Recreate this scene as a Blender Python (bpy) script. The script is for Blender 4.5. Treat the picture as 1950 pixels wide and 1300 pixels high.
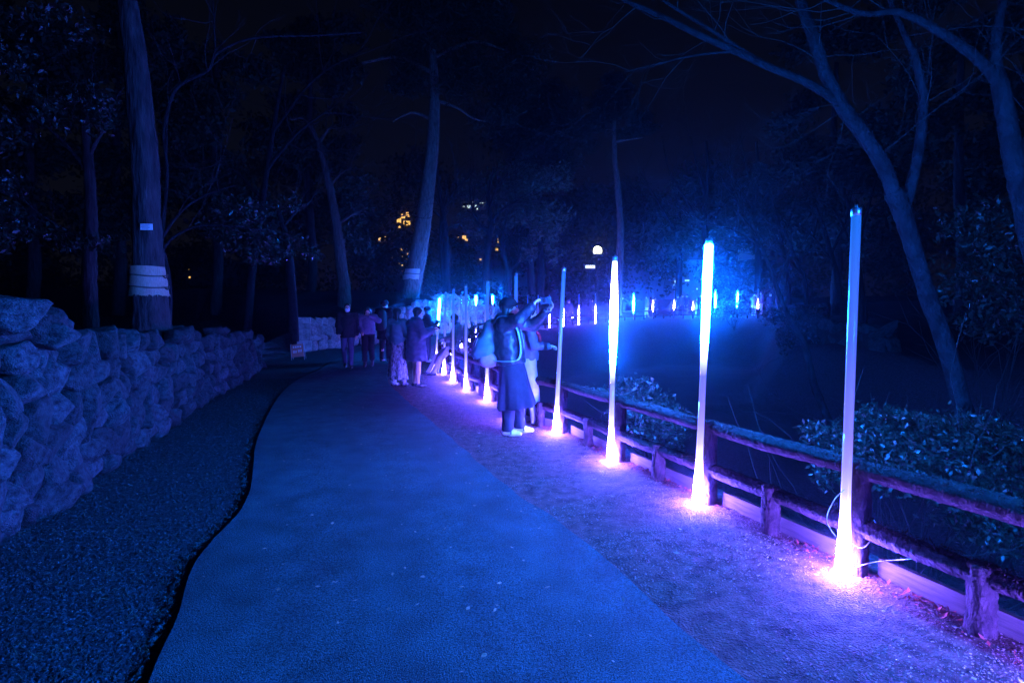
import bpy, math, random
import numpy as np
from mathutils import Vector

# ------------------------------------------------------------------ scene, camera, sky, exposure
for o in list(bpy.data.objects):
    bpy.data.objects.remove(o)
SC = bpy.context.scene
COL = SC.collection
F_PX, CX, CY, CAM_H, HORIZON = 1000.0, 975.0, 650.0, 1.45, 601.0
PITCH = math.atan((CY - HORIZON) / F_PX)
cam_data = bpy.data.cameras.new('camera')
cam_data.sensor_width = 36.0
cam_data.lens = 36.0 * F_PX / 1950.0
cam_data.clip_start = 0.05
cam_data.clip_end = 600.0
cam = bpy.data.objects.new('camera', cam_data)
COL.objects.link(cam)
cam.location = (0, 0, CAM_H)
cam.rotation_euler = (math.radians(90) - PITCH, 0, 0)
SC.camera = cam

world = bpy.data.worlds.new('World')
SC.world = world
world.use_nodes = True
wn, wl = world.node_tree.nodes, world.node_tree.links
wn.clear()
w_out = wn.new('ShaderNodeOutputWorld')
w_bg = wn.new('ShaderNodeBackground')
w_sky = wn.new('ShaderNodeTexSky')
w_sky.sky_type = 'NISHITA'
w_sky.sun_disc = False
w_sky.sun_elevation = math.radians(-4.0)
w_sky.sun_rotation = math.radians(200)
w_tc = wn.new('ShaderNodeTexCoord')
w_sep = wn.new('ShaderNodeSeparateXYZ')
w_ramp = wn.new('ShaderNodeValToRGB')           # town glow low over the trees, near-black zenith
e = w_ramp.color_ramp.elements
e[0].position, e[0].color = 0.0, (0.0085, 0.0086, 0.0135, 1)
e[1].position, e[1].color = 0.65, (0.0010, 0.0014, 0.0048, 1)
m = e.new(0.28); m.color = (0.0046, 0.0062, 0.0120, 1)
w_add = wn.new('ShaderNodeMixRGB'); w_add.blend_type = 'ADD'; w_add.inputs[0].default_value = 0.001
wl.new(w_tc.outputs['Generated'], w_sep.inputs[0])
wl.new(w_sep.outputs['Z'], w_ramp.inputs[0])
wl.new(w_ramp.outputs[0], w_add.inputs[1])
wl.new(w_sky.outputs[0], w_add.inputs[2])
wl.new(w_add.outputs[0], w_bg.inputs['Color'])
w_bg.inputs['Strength'].default_value = 0.42
wl.new(w_bg.outputs[0], w_out.inputs[0])

SC.view_settings.view_transform = 'Standard'
SC.view_settings.look = 'None'
SC.view_settings.exposure = 0.0
SC.view_settings.gamma = 1.0
SC.view_settings.use_curve_mapping = False
SC.render.engine = 'CYCLES'
SC.cycles.use_denoising = True
SC.cycles.max_bounces = 5
SC.cycles.diffuse_bounces = 3
SC.cycles.glossy_bounces = 2
SC.cycles.volume_bounces = 0
SC.cycles.sample_clamp_indirect = 4.0
SC.cycles.caustics_reflective = False
SC.cycles.caustics_refractive = False

# brightness of the lit sections of the light tubes (the only lamps besides the park lamp)
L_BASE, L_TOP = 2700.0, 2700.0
HAZE_DENSITY = 0.0021

rng = np.random.default_rng(7)
random.seed(7)

# ------------------------------------------------------------------ helpers
def ray(u, v):
    c, s = math.cos(PITCH), math.sin(PITCH)
    x, y = (u - CX) / F_PX, (CY - v) / F_PX
    return np.array([x, c + y * s, -s + y * c])

def at(u, v, Y):
    d = ray(u, v)
    return np.array([0, 0, CAM_H]) + d * (Y / d[1])

def gnd(u, v, z=0.0):
    d = ray(u, v)
    return np.array([0, 0, CAM_H]) + d * ((z - CAM_H) / d[2])

def tag(o, label=None, cat=None, group=None, kind=None):
    if label: o['label'] = label
    if cat: o['category'] = cat
    if group: o['group'] = group
    if kind: o['kind'] = kind
    return o

def empty(name, loc, label, cat, group=None):
    o = bpy.data.objects.new(name, None)
    o.empty_display_size = 0.2
    o.location = tuple(float(a) for a in loc)
    COL.objects.link(o)
    return tag(o, label, cat, group)

def mesh(name, V, F, mat, smooth=True):
    V = np.asarray(V, dtype=np.float32).reshape(-1, 3)
    me = bpy.data.meshes.new(name)
    if isinstance(F, np.ndarray):
        n, k = F.shape
        me.vertices.add(len(V)); me.vertices.foreach_set('co', V.ravel())
        me.loops.add(n * k); me.loops.foreach_set('vertex_index', F.astype(np.int32).ravel())
        me.polygons.add(n)
        me.polygons.foreach_set('loop_start', np.arange(0, n * k, k, dtype=np.int32))
        me.polygons.foreach_set('loop_total', np.full(n, k, dtype=np.int32))
        me.update(calc_edges=True)
    else:
        me.from_pydata([tuple(map(float, v)) for v in V], [], [tuple(map(int, f)) for f in F])
        me.update()
    me.polygons.foreach_set('use_smooth', np.full(len(me.polygons), bool(smooth)))
    if mat: me.materials.append(mat)
    return me

def put(name, me, parent=None, loc=None, rot=None, scale=None):
    o = bpy.data.objects.new(name, me)
    COL.objects.link(o)
    if parent is not None: o.parent = parent
    if loc is not None: o.location = tuple(float(a) for a in loc)
    if rot is not None: o.rotation_euler = rot
    if scale is not None: o.scale = scale
    return o

class MB:
    """collects shapes; build() links them as ONE mesh object"""
    def __init__(s): s.V = []; s.F = []; s.n = 0
    def add(s, V, F):
        V = np.asarray(V, float).reshape(-1, 3)
        s.V.append(V)
        for f in F: s.F.append(tuple(int(i) + s.n for i in f))
        s.n += len(V)
        return s
    def box(s, c, size, rz=0.0, R=None):
        h = np.array(size) / 2
        V = np.array([[x, y, z] for x in (-1, 1) for y in (-1, 1) for z in (-1, 1)]) * h
        if R is None:
            R = np.array([[math.cos(rz), -math.sin(rz), 0], [math.sin(rz), math.cos(rz), 0], [0, 0, 1]])
        V = V @ np.asarray(R).T + np.asarray(c)
        return s.add(V, [(0, 1, 3, 2), (4, 6, 7, 5), (0, 4, 5, 1), (2, 3, 7, 6), (0, 2, 6, 4), (1, 5, 7, 3)])
    def sweep(s, P, R, n=8, rough=0.0, cap=True, seed=0, groove=0.0):
        V, F = sweep(P, R, n, rough, cap, seed, groove)
        return s.add(V, F)
    def build(s, name, mat, parent=None, smooth=True, origin=(0, 0, 0)):
        V = np.concatenate(s.V) - np.asarray(origin)
        return put(name, mesh(name, V, s.F, mat, smooth), parent)

def sweep(P, R, n=8, rough=0.0, cap=True, seed=0, groove=0.0):
    P = np.asarray(P, float); m = len(P)
    R = np.full(m, R) if np.isscalar(R) else np.asarray(R, float)
    T = np.gradient(P, axis=0); T /= np.linalg.norm(T, axis=1)[:, None] + 1e-9
    ref = np.array([0, 0, 1.0]) if abs(T[0][2]) < 0.9 else np.array([1.0, 0, 0])
    A = np.cross(T[0], ref); A /= np.linalg.norm(A)
    g = np.random.default_rng(seed + 11)
    gro = g.normal(0, 1, n)
    ang = np.arange(n) * 2 * math.pi / n
    V = []
    for i in range(m):
        A = A - T[i] * np.dot(A, T[i]); A /= np.linalg.norm(A) + 1e-9
        B = np.cross(T[i], A)
        r = R[i] * (1 + groove * gro + rough * g.normal(0, 1, n))
        V.append(P[i] + np.outer(np.cos(ang) * r, A) + np.outer(np.sin(ang) * r, B))
    V = np.concatenate(V)
    F = [(i * n + j, i * n + (j + 1) % n, (i + 1) * n + (j + 1) % n, (i + 1) * n + j) for i in range(m - 1) for j in range(n)]
    if cap:
        F.append(tuple(range(n - 1, -1, -1))); F.append(tuple((m - 1) * n + j for j in range(n)))
    return V, F

def smooth_line(P, k=6):
    """Catmull-Rom through the rows of P (any number of columns)"""
    P = np.asarray(P, float)
    Q = np.concatenate([[2 * P[0] - P[1]], P, [2 * P[-1] - P[-2]]])
    out = []
    for i in range(1, len(Q) - 2):
        for t in np.linspace(0, 1, k, endpoint=False):
            a, b, c, d = Q[i - 1], Q[i], Q[i + 1], Q[i + 2]
            out.append(0.5 * ((2 * b) + (c - a) * t + (2 * a - 5 * b + 4 * c - d) * t * t + (3 * b - a - 3 * c + d) * t ** 3))
    out.append(P[-1])
    return np.array(out)

def pnoise(P, f, seed=0):
    """cheap smooth pseudo-noise, about -1..1"""
    g = np.random.default_rng(seed); v = 0
    for i in range(5):
        k = g.normal(0, 1, 3); k /= np.linalg.norm(k)
        v = v + np.sin(P @ (k * f * (0.7 + 0.35 * i)) + g.uniform(0, 6.28))
    return v / 3.0

def smoothstep(a, b, x):
    t = np.clip((x - a) / (b - a), 0, 1)
    return t * t * (3 - 2 * t)

# ------------------------------------------------------------------ materials
def newmat(name):
    m = bpy.data.materials.new(name); m.use_nodes = True
    nt = m.node_tree
    return m, nt.nodes, nt.links, nt.nodes['Principled BSDF']

def mat(name, c1, c2=None, scale=8.0, rough=0.8, bump=0.0, bscale=40.0, bdist=0.01, metal=0.0, spec=0.12, stretch=None,
        rand=0.0, island=0.0, detail=6.0, tex='noise', sheen=0.0, trans=0.0):
    m, N, L, b = newmat(name)
    b.inputs['Roughness'].default_value = rough
    b.inputs['Metallic'].default_value = metal
    b.inputs['Specular IOR Level'].default_value = spec
    if sheen: b.inputs['Sheen Weight'].default_value = sheen
    c2 = c2 or tuple(c * 0.6 for c in c1)
    tc = N.new('ShaderNodeTexCoord'); mp = N.new('ShaderNodeMapping')
    L.new(tc.outputs['Object'], mp.inputs['Vector'])
    if stretch: mp.inputs['Scale'].default_value = stretch
    if rand:
        oi = N.new('ShaderNodeObjectInfo'); mul = N.new('ShaderNodeMath'); mul.operation = 'MULTIPLY'; mul.inputs[1].default_value = 37.0
        L.new(oi.outputs['Random'], mul.inputs[0])
        L.new(mul.outputs[0], mp.inputs['Location'])
    n1 = N.new('ShaderNodeTexNoise'); n1.inputs['Scale'].default_value = scale; n1.inputs['Detail'].default_value = detail
    n1.inputs['Roughness'].default_value = 0.65
    L.new(mp.outputs[0], n1.inputs['Vector'])
    cr = N.new('ShaderNodeValToRGB')
    cr.color_ramp.elements[0].position = 0.32; cr.color_ramp.elements[1].position = 0.68
    cr.color_ramp.elements[0].color = (*c2, 1); cr.color_ramp.elements[1].color = (*c1, 1)
    L.new(n1.outputs['Fac'], cr.inputs[0])
    out = cr.outputs[0]
    for amt, src in ((rand, 'obj'), (island, 'isl')):
        if amt:
            s = N.new('ShaderNodeObjectInfo').outputs['Random'] if src == 'obj' else N.new('ShaderNodeNewGeometry').outputs['Random Per Island']
            mr = N.new('ShaderNodeMapRange'); mr.inputs['To Min'].default_value = 1 - amt; mr.inputs['To Max'].default_value = 1 + amt
            L.new(s, mr.inputs['Value'])
            hsv = N.new('ShaderNodeHueSaturation'); L.new(mr.outputs[0], hsv.inputs['Value']); L.new(out, hsv.inputs['Color'])
            out = hsv.outputs[0]
    L.new(out, b.inputs['Base Color'])
    if bump:
        if tex == 'voronoi':
            n2 = N.new('ShaderNodeTexVoronoi'); n2.inputs['Scale'].default_value = bscale; o2 = n2.outputs['Distance']
        else:
            n2 = N.new('ShaderNodeTexNoise'); n2.inputs['Scale'].default_value = bscale; n2.inputs['Detail'].default_value = 5; o2 = n2.outputs['Fac']
        L.new(mp.outputs[0], n2.inputs['Vector'])
        bp = N.new('ShaderNodeBump'); bp.inputs['Strength'].default_value = bump; bp.inputs['Distance'].default_value = bdist
        L.new(o2, bp.inputs['Height']); L.new(bp.outputs[0], b.inputs['Normal'])
    return m

def emat(name, col, strength, ramp=None, sample=True, base=(0.06, 0.06, 0.07)):
    """a lamp surface; ramp = [(height 0..1, (r,g,b), factor)...] along the object's own height"""
    m, N, L, b = newmat(name)
    b.inputs['Base Color'].default_value = (*base, 1)
    b.inputs['Roughness'].default_value = 0.25
    b.inputs['Emission Color'].default_value = (*col, 1)
    b.inputs['Emission Strength'].default_value = strength
    if ramp:
        tc = N.new('ShaderNodeTexCoord'); sp = N.new('ShaderNodeSeparateXYZ'); cr = N.new('ShaderNodeValToRGB')
        L.new(tc.outputs['Generated'], sp.inputs[0]); L.new(sp.outputs['Z'], cr.inputs[0])
        el = cr.color_ramp.elements
        for i, (p, c, f) in enumerate(ramp):
            q = el[i] if i < 2 else el.new(p)
            q.position = p; q.color = (c[0] * f, c[1] * f, c[2] * f, 1)
        L.new(cr.outputs[0], b.inputs['Emission Color'])
    if not sample:
        m.cycles.emission_sampling = 'NONE'
    return m

M = {}
def asphalt_mat():
    m, N, L, b = newmat('asphalt'); b.inputs['Roughness'].default_value = 0.95; b.inputs['Specular IOR Level'].default_value = 0.08
    tc = N.new('ShaderNodeTexCoord'); out = None
    for sc, det, lo, hi in ((0.55, 5, 0.72, 1.18), (4.5, 8, 0.75, 1.2), (125.0, 6, 0.25, 1.85)):
        n = N.new('ShaderNodeTexNoise'); n.inputs['Scale'].default_value = sc; n.inputs['Detail'].default_value = det
        L.new(tc.outputs['Object'], n.inputs['Vector'])
        r = N.new('ShaderNodeMapRange'); r.inputs['From Min'].default_value = 0.3; r.inputs['From Max'].default_value = 0.7; r.inputs['To Min'].default_value = lo; r.inputs['To Max'].default_value = hi
        L.new(n.outputs['Fac'], r.inputs['Value'])
        if out is None: out = r.outputs[0]
        else:
            q = N.new('ShaderNodeMath'); q.operation = 'MULTIPLY'; L.new(out, q.inputs[0]); L.new(r.outputs[0], q.inputs[1]); out = q.outputs[0]
    v = N.new('ShaderNodeTexVoronoi'); v.inputs['Scale'].default_value = 230; L.new(tc.outputs['Object'], v.inputs['Vector'])
    n2 = N.new('ShaderNodeTexNoise'); n2.inputs['Scale'].default_value = 95; n2.inputs['Detail'].default_value = 6; L.new(tc.outputs['Object'], n2.inputs['Vector'])
    ad = N.new('ShaderNodeMath'); ad.operation = 'ADD'; L.new(v.outputs['Distance'], ad.inputs[0]); L.new(n2.outputs['Fac'], ad.inputs[1])
    bp = N.new('ShaderNodeBump'); bp.inputs['Strength'].default_value = 1.0; bp.inputs['Distance'].default_value = 0.007
    L.new(ad.outputs[0], bp.inputs['Height']); L.new(bp.outputs[0], b.inputs['Normal'])
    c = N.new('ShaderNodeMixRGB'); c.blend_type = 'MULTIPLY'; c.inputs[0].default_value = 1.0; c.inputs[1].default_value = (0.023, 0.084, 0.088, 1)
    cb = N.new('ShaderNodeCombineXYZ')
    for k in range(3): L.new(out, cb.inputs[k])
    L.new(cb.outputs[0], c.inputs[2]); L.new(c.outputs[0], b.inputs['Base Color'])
    return m
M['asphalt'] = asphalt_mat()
M['soil'] = mat('soil', (0.065, 0.066, 0.078), (0.018, 0.02, 0.021), 16.0, 0.95, 1.0, 38, 0.05, detail=12)
M['crumb'] = mat('crumb', (0.09, 0.088, 0.105), (0.018, 0.019, 0.023), 30, 0.9, island=0.65)
M['gravel_ground'] = mat('gravel_ground', (0.19, 0.095, 0.085), (0.022, 0.011, 0.011), 10.0, 0.9, 1.0, 85, 0.035, detail=14)
M['pebble'] = mat('pebble', (0.27, 0.155, 0.145), (0.08, 0.045, 0.042), 30, 0.6, island=0.95, spec=0.5)
M['bare_bark'] = mat('bare_bark', (0.03, 0.032, 0.034), (0.014, 0.015, 0.016), 6, 0.9)
M['needle'] = mat('needle', (0.19, 0.15, 0.10), (0.09, 0.07, 0.05), 30, 0.8, island=0.5)
M['red_leaf'] = mat('red_leaf', (0.30, 0.05, 0.04), (0.14, 0.03, 0.025), 30, 0.7, island=0.5)
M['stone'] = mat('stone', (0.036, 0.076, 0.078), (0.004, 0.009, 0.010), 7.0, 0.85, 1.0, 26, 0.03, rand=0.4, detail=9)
M['lamplit_stone'] = mat('lamplit_stone', (0.40, 0.34, 0.33), (0.13, 0.11, 0.11), 7.0, 0.85, 1.0, 22, 0.04, rand=0.3, detail=10)  # brighter copy of the stone, tube light put into its colour
M['mortar'] = mat('mortar', (0.03, 0.03, 0.028), (0.01, 0.01, 0.01), 12, 0.95, 0.8, 30, 0.02)
M['pine_bark'] = mat('pine_bark', (0.052, 0.048, 0.050), (0.012, 0.011, 0.012), 9, 0.9, 1.0, 11, 0.05, stretch=(1.6, 1.6, 0.35), detail=8)
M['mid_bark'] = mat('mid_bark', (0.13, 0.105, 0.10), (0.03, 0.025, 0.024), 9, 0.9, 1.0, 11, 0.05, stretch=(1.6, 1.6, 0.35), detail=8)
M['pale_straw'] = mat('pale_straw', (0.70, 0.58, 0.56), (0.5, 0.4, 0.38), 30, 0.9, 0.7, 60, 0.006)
M['lamplit_bark'] = mat('lamplit_bark', (0.30, 0.24, 0.22), (0.09, 0.07, 0.065), 9, 0.9, 1.0, 11, 0.05, stretch=(1.6, 1.6, 0.35), detail=8)  # pine bark lightened in colour to carry the tube light on it
M['smooth_bark'] = mat('smooth_bark', (0.017, 0.022, 0.026), (0.003, 0.004, 0.005), 9, 0.85, 1.0, 26, 0.03, stretch=(1, 1, 0.6))
M['log'] = mat('log', (0.070, 0.038, 0.040), (0.010, 0.006, 0.007), 18, 0.85, 1.0, 34, 0.03, stretch=(1, 1, 0.5), detail=9)
M['board'] = mat('board', (0.11, 0.075, 0.068), (0.045, 0.032, 0.03), 6, 0.8, 0.3, 30, 0.004, stretch=(0.6, 6, 6))
M['moss'] = mat('moss', (0.06, 0.036, 0.025), (0.03, 0.018, 0.014), 30, 0.95, island=0.5)
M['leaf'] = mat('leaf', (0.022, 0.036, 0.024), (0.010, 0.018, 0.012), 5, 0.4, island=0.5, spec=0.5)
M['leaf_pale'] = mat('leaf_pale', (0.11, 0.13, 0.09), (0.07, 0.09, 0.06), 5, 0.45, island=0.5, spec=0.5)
M['needles'] = mat('needles', (0.032, 0.045, 0.03), (0.018, 0.026, 0.018), 5, 0.6, island=0.4)
M['far_leaf'] = mat('far_leaf', (0.032, 0.045, 0.03), (0.018, 0.026, 0.018), 1, 0.7, island=0.5)
M['straw'] = mat('straw', (0.36, 0.29, 0.21), (0.22, 0.18, 0.13), 30, 0.9, 0.7, 60, 0.006, stretch=(2.5, 2.5, 0.6))
M['rope'] = mat('rope', (0.10, 0.08, 0.06), (0.06, 0.05, 0.04), 40, 0.9)
M['plate'] = mat('plate', (0.75, 0.75, 0.75), (0.6, 0.6, 0.6), 20, 0.5)
M['ink'] = mat('ink', (0.12, 0.12, 0.13), (0.1, 0.1, 0.1), 5, 0.7)
M['metal'] = mat('metal', (0.55, 0.56, 0.58), (0.45, 0.45, 0.47), 20, 0.35, metal=0.9)
M['dark_metal'] = mat('dark_metal', (0.05, 0.05, 0.055), (0.03, 0.03, 0.033), 20, 0.5)
M['cable'] = mat('cable', (0.7, 0.7, 0.7), (0.6, 0.6, 0.6), 20, 0.5)
M['plaster'] = mat('plaster', (0.62, 0.6, 0.58), (0.5, 0.49, 0.47), 3, 0.9)
M['roof'] = mat('roof', (0.07, 0.07, 0.075), (0.045, 0.045, 0.05), 3, 0.8)
M['concrete'] = mat('concrete', (0.16, 0.16, 0.17), (0.1, 0.1, 0.1), 2, 0.9)
M['glass_dark'] = mat('glass_dark', (0.02, 0.02, 0.025), (0.015, 0.015, 0.02), 2, 0.2, spec=0.5)
M['sign_board'] = mat('sign_board', (0.55, 0.19, 0.14), (0.48, 0.16, 0.12), 6, 0.6)
M['sign_paper'] = mat('sign_paper', (0.8, 0.8, 0.8), (0.72, 0.72, 0.72), 10, 0.6)
M['skin'] = mat('skin', (0.55, 0.36, 0.28), (0.48, 0.30, 0.23), 12, 0.55)
M['hair'] = mat('hair', (0.022, 0.018, 0.016), (0.012, 0.01, 0.01), 40, 0.45, 0.5, 60, 0.004, stretch=(3, 3, 0.4), spec=0.4)
def cloth(name, c, rough=0.9, spec=0.15, bump=0.5, bscale=9):
    M[name] = mat(name, c, tuple(x * 0.75 for x in c), 14, rough, bump, bscale, 0.02, spec=spec)
cloth('navy_cloth', (0.030, 0.033, 0.050)); cloth('black_cloth', (0.015, 0.015, 0.018)); cloth('down_jacket', (0.018, 0.020, 0.028), 0.42, 0.5, 0.9, 16)
cloth('coat_blue', (0.055, 0.06, 0.085)); cloth('long_coat', (0.022, 0.024, 0.038)); cloth('grey_cloth', (0.17, 0.17, 0.18)); cloth('white_cloth', (0.68, 0.66, 0.66)); cloth('teal_cloth', (0.08, 0.17, 0.17))
cloth('violet_cloth', (0.13, 0.13, 0.18)); cloth('teal_bag', (0.09, 0.17, 0.17)); cloth('pink_bag', (0.34, 0.17, 0.21)); cloth('denim', (0.06, 0.07, 0.11))
cloth('red_cloth', (0.62, 0.03, 0.05)); cloth('cream_cloth', (0.45, 0.42, 0.43)); cloth('light_shoe', (0.66, 0.63, 0.62), 0.6, 0.3, 0.2)
cloth('dark_shoe', (0.02, 0.02, 0.022), 0.35, 0.5, 0.2); cloth('mask', (0.72, 0.74, 0.76)); cloth('strap_teal', (0.22, 0.36, 0.42))
M['patterned'] = mat('patterned', (0.42, 0.40, 0.40), (0.015, 0.015, 0.02), 28, 0.9, stretch=(1, 1, 0.5), detail=3)
M['phone'] = mat('phone', (0.05, 0.09, 0.12), (0.04, 0.07, 0.1), 10, 0.3, spec=0.5)

VIO, BLU, CYA = (0.100, 0.070, 1.0), (0.002, 0.158, 1.0), (0.004, 0.16, 1.0)
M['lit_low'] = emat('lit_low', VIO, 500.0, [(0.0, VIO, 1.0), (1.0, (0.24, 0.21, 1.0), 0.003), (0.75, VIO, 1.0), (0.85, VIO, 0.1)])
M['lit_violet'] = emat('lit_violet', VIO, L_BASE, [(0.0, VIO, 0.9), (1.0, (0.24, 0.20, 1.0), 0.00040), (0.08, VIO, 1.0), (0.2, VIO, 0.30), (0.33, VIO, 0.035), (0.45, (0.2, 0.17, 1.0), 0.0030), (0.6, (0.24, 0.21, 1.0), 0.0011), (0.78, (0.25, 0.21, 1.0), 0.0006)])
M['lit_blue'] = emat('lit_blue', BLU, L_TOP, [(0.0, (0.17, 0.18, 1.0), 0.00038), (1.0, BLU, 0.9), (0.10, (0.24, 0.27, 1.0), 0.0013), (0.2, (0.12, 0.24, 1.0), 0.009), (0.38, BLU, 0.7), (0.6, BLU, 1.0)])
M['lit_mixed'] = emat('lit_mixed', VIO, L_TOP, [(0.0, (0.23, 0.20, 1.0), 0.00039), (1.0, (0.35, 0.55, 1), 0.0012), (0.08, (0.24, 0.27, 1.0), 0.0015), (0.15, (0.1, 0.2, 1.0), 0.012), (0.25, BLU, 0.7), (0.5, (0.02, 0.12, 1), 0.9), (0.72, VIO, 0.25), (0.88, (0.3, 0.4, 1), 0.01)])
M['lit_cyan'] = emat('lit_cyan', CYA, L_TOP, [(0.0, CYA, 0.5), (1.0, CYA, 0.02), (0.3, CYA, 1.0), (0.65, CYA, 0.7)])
M['dim_tube'] = emat('dim_tube', (0.2, 0.25, 1), 1.0, [(0.0, (0.30, 0.26, 1.0), 1.2), (1.0, (0.012, 0.16, 0.85), 0.9), (0.3, (0.26, 0.22, 1.0), 1.15), (0.65, (0.07, 0.14, 0.95), 0.95)], sample=False, base=(0.06, 0.06, 0.07))
M['lamp_glow'] = emat('lamp_glow', (1.0, 0.93, 0.45), 9.0, [(0.0, (0.8, 0.8, 0.3), 0.15), (1.0, (1, 0.95, 0.5), 0.8), (0.35, (1, 0.95, 0.6), 1.0)])
M['window_warm'] = emat('window_warm', (1.0, 0.52, 0.12), 1.6, sample=False)
M['window_white'] = emat('window_white', (0.75, 0.95, 0.9), 1.4, sample=False)
M['sign_glow'] = emat('sign_glow', (0.85, 0.93, 1.0), 3.0, sample=False)
M['torch_glow'] = emat('torch_glow', (1.0, 0.9, 0.25), 25.0)

# ------------------------------------------------------------------ where the row of light tubes runs
TUBE_H = 2.03
near_px = [  # base u,v  top u,v  lit sections
    ((1605, 1098), (1631, 398), 'base'), ((1328, 962), (1350, 462), 'base+blue'), ((1163, 880), (1171, 494), 'base+mixed'),
    ((1058, 826), (1074, 510), 'base'), ((980, 802), (983, 519), 'base'), ((927, 765), (929, 532), 'base'),
    ((887, 745), (887.5, 537), 'base'), ((862, 728), (864, 543), 'base'), ((845, 713), (849.5, 547), 'base'), ((830, 691), (838.5, 550), 'base+blue')]
near_pos = [gnd(*p[0]) for p in near_px]
far_xy = [(-2.02, 17.2, 860, 'base'), (-1.95, 20.0, 878, 'base'), (-1.84, 22.5, 893.5, 'base'), (-1.72, 25.0, 906, 'base+cap'), (-1.38, 27.0, 924, 'base'),  # first three glowing feet are unseen, lit to brighten rubble wall and leaning pine
          (-1.02, 28.2, 938.5, 'base+cap'), (-0.6, 29.2, 954.5, 'dim'), (0.15, 30.2, 980, 'dim'), (0.93, 31.0, 1005, 'dim'), (1.55, 31.6, 1024, 'base'),
          (2.3, 32.2, 1047, 'low'), (3.25, 33.2, 1073, 'low'), (4.37, 34.4, 1102, 'low'), (5.66, 35.6, 1134, 'low'), (7.15, 37.0, 1168, 'low'),
          (8.87, 38.4, 1206, 'cyan'), (10.45, 39.0, 1243, 'mid'), (12.0, 39.0, 1283, 'mid'), (13.25, 38.5, 1319, 'low'), (14.67, 38.0, 1361, 'cyan'),
          (16.05, 37.5, 1403, 'cyan'), (17.3, 37.0, 1442, 'mid')]
step0 = near_pos[0] - near_pos[1]
back_pos = [near_pos[0] + step0 * k for k in (1, 2, 3, 4)]
curve = np.array([[*(near_pos[0] + step0 * k)[:2]] for k in (9, 4)] + [[*p[:2]] for p in near_pos] + [[x, y] for x, y, _, _ in far_xy])

# ------------------------------------------------------------------ height of the ground
WALL_A = smooth_line([(-2.0, -0.8), (-2.7, 1.7), (-3.26, 3.34), (-3.9, 5.2), (-4.34, 6.33), (-5.35, 9.3), (-6.0, 11.6), (-6.95, 14.4)], 4)
WALL_B = smooth_line([(-7.2, 19.0), (-6.2, 20.4), (-5.3, 22.2), (-4.55, 24.4), (-4.0, 26.6), (-3.0, 29.2), (-1.2, 32.6)], 4)
TERR = np.concatenate([[(-1.5, -12.0)], WALL_A, [(-8.6, 15.6), (-8.8, 18.0)], WALL_B, [(2.5, 37.5), (8.5, 43.0), (18.0, 43.5), (40.0, 42.0)]])
TERR_H = np.concatenate([[1.1], np.interp(np.arange(len(WALL_A)), [0, len(WALL_A) - 1], [1.2, 0.62]), [0.2, 0.2],
                         np.interp(np.arange(len(WALL_B)), [0, len(WALL_B) * 0.6, len(WALL_B) - 1], [0.95, 1.85, 1.6]), [1.0, 0.7, 0.8, 1.2]])
RIGHT_BANK = np.array([(18.4, 35.5), (17.0, 30.0), (13.8, 25.5), (11.5, 20.5), (11.2, 15.0), (10.2, 11.0), (9.0, 8.0), (8.2, 4.5), (8.0, 0.0), (8.0, -8.0)])

def offset_line(C, d):
    T = np.gradient(C, axis=0); T /= np.linalg.norm(T, axis=1)[:, None]
    return C + np.stack([T[:, 1], -T[:, 0]], 1) * d

BASIN = np.concatenate([offset_line(curve, 0.38), RIGHT_BANK])

def seg_dist(x, y, P, closed=False):
    """distance to a polyline, side (>0 = left of it) and running index of the nearest spot"""
    best = np.full(x.shape, 1e9); side = np.zeros(x.shape); idx = np.zeros(x.shape)
    n = len(P)
    for i in range(n if closed else n - 1):
        a, b = P[i], P[(i + 1) % n]
        d = b - a; L2 = d @ d + 1e-12
        t = np.clip(((x - a[0]) * d[0] + (y - a[1]) * d[1]) / L2, 0, 1)
        dx, dy = x - a[0] - t * d[0], y - a[1] - t * d[1]
        dist = np.hypot(dx, dy)
        m = dist < best - 1e-9
        best = np.where(m, dist, best); idx = np.where(m, i + t, idx)
        side = np.where(m, d[0] * dy - d[1] * dx, side)
    return best, side, idx

def inside(x, y, P):
    c = np.zeros(x.shape, bool); n = len(P)
    for i in range(n):
        a, b = P[i], P[(i + 1) % n]
        cond = ((a[1] > y) != (b[1] > y)) & (x < (b[0] - a[0]) * (y - a[1]) / (b[1] - a[1] + 1e-12) + a[0])
        c ^= cond
    return c

def H(x, y):
    x = np.asarray(x, float); y = np.asarray(y, float)
    z = np.interp(y, [14, 27, 32, 35.6, 39, 60], [0, 0.49, 0.68, 0.92, 1.2, 1.6]) + 0.28 * smoothstep(10, 17, x) * smoothstep(20, 36, y)
    d, side, idx = seg_dist(x, y, TERR)
    th = np.interp(idx, np.arange(len(TERR)), TERR_H)
    left = np.where(side > 0, d, 0)
    z = z + th * smoothstep(0.08, 0.42, left) + 0.5 * smoothstep(1.5, 12, left)
    right = (x > 7) & (y < 36)
    z = z + np.where(right, 0.35 * smoothstep(7, 13, x) * smoothstep(40, 24, y), 0)
    db, _, _ = seg_dist(x, y, BASIN, True)
    ins = inside(x, y, BASIN)
    z = z - np.where(ins, 2.0 * smoothstep(-0.02, 2.0, db) + z * smoothstep(0, 2.5, db), 0)
    rough = np.maximum(smoothstep(0.5, 2.0, left), np.where(ins, smoothstep(0.3, 1.5, db), 0))
    rough = np.maximum(rough, smoothstep(9, 11, x) * np.where(ins, 0, 1))
    P = np.stack([x, y, x * 0], -1)
    return z + 0.10 * rough * pnoise(P, 2.0, 3)

def h1(x, y): return float(H(np.array([x]), np.array([y]))[0])

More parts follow.
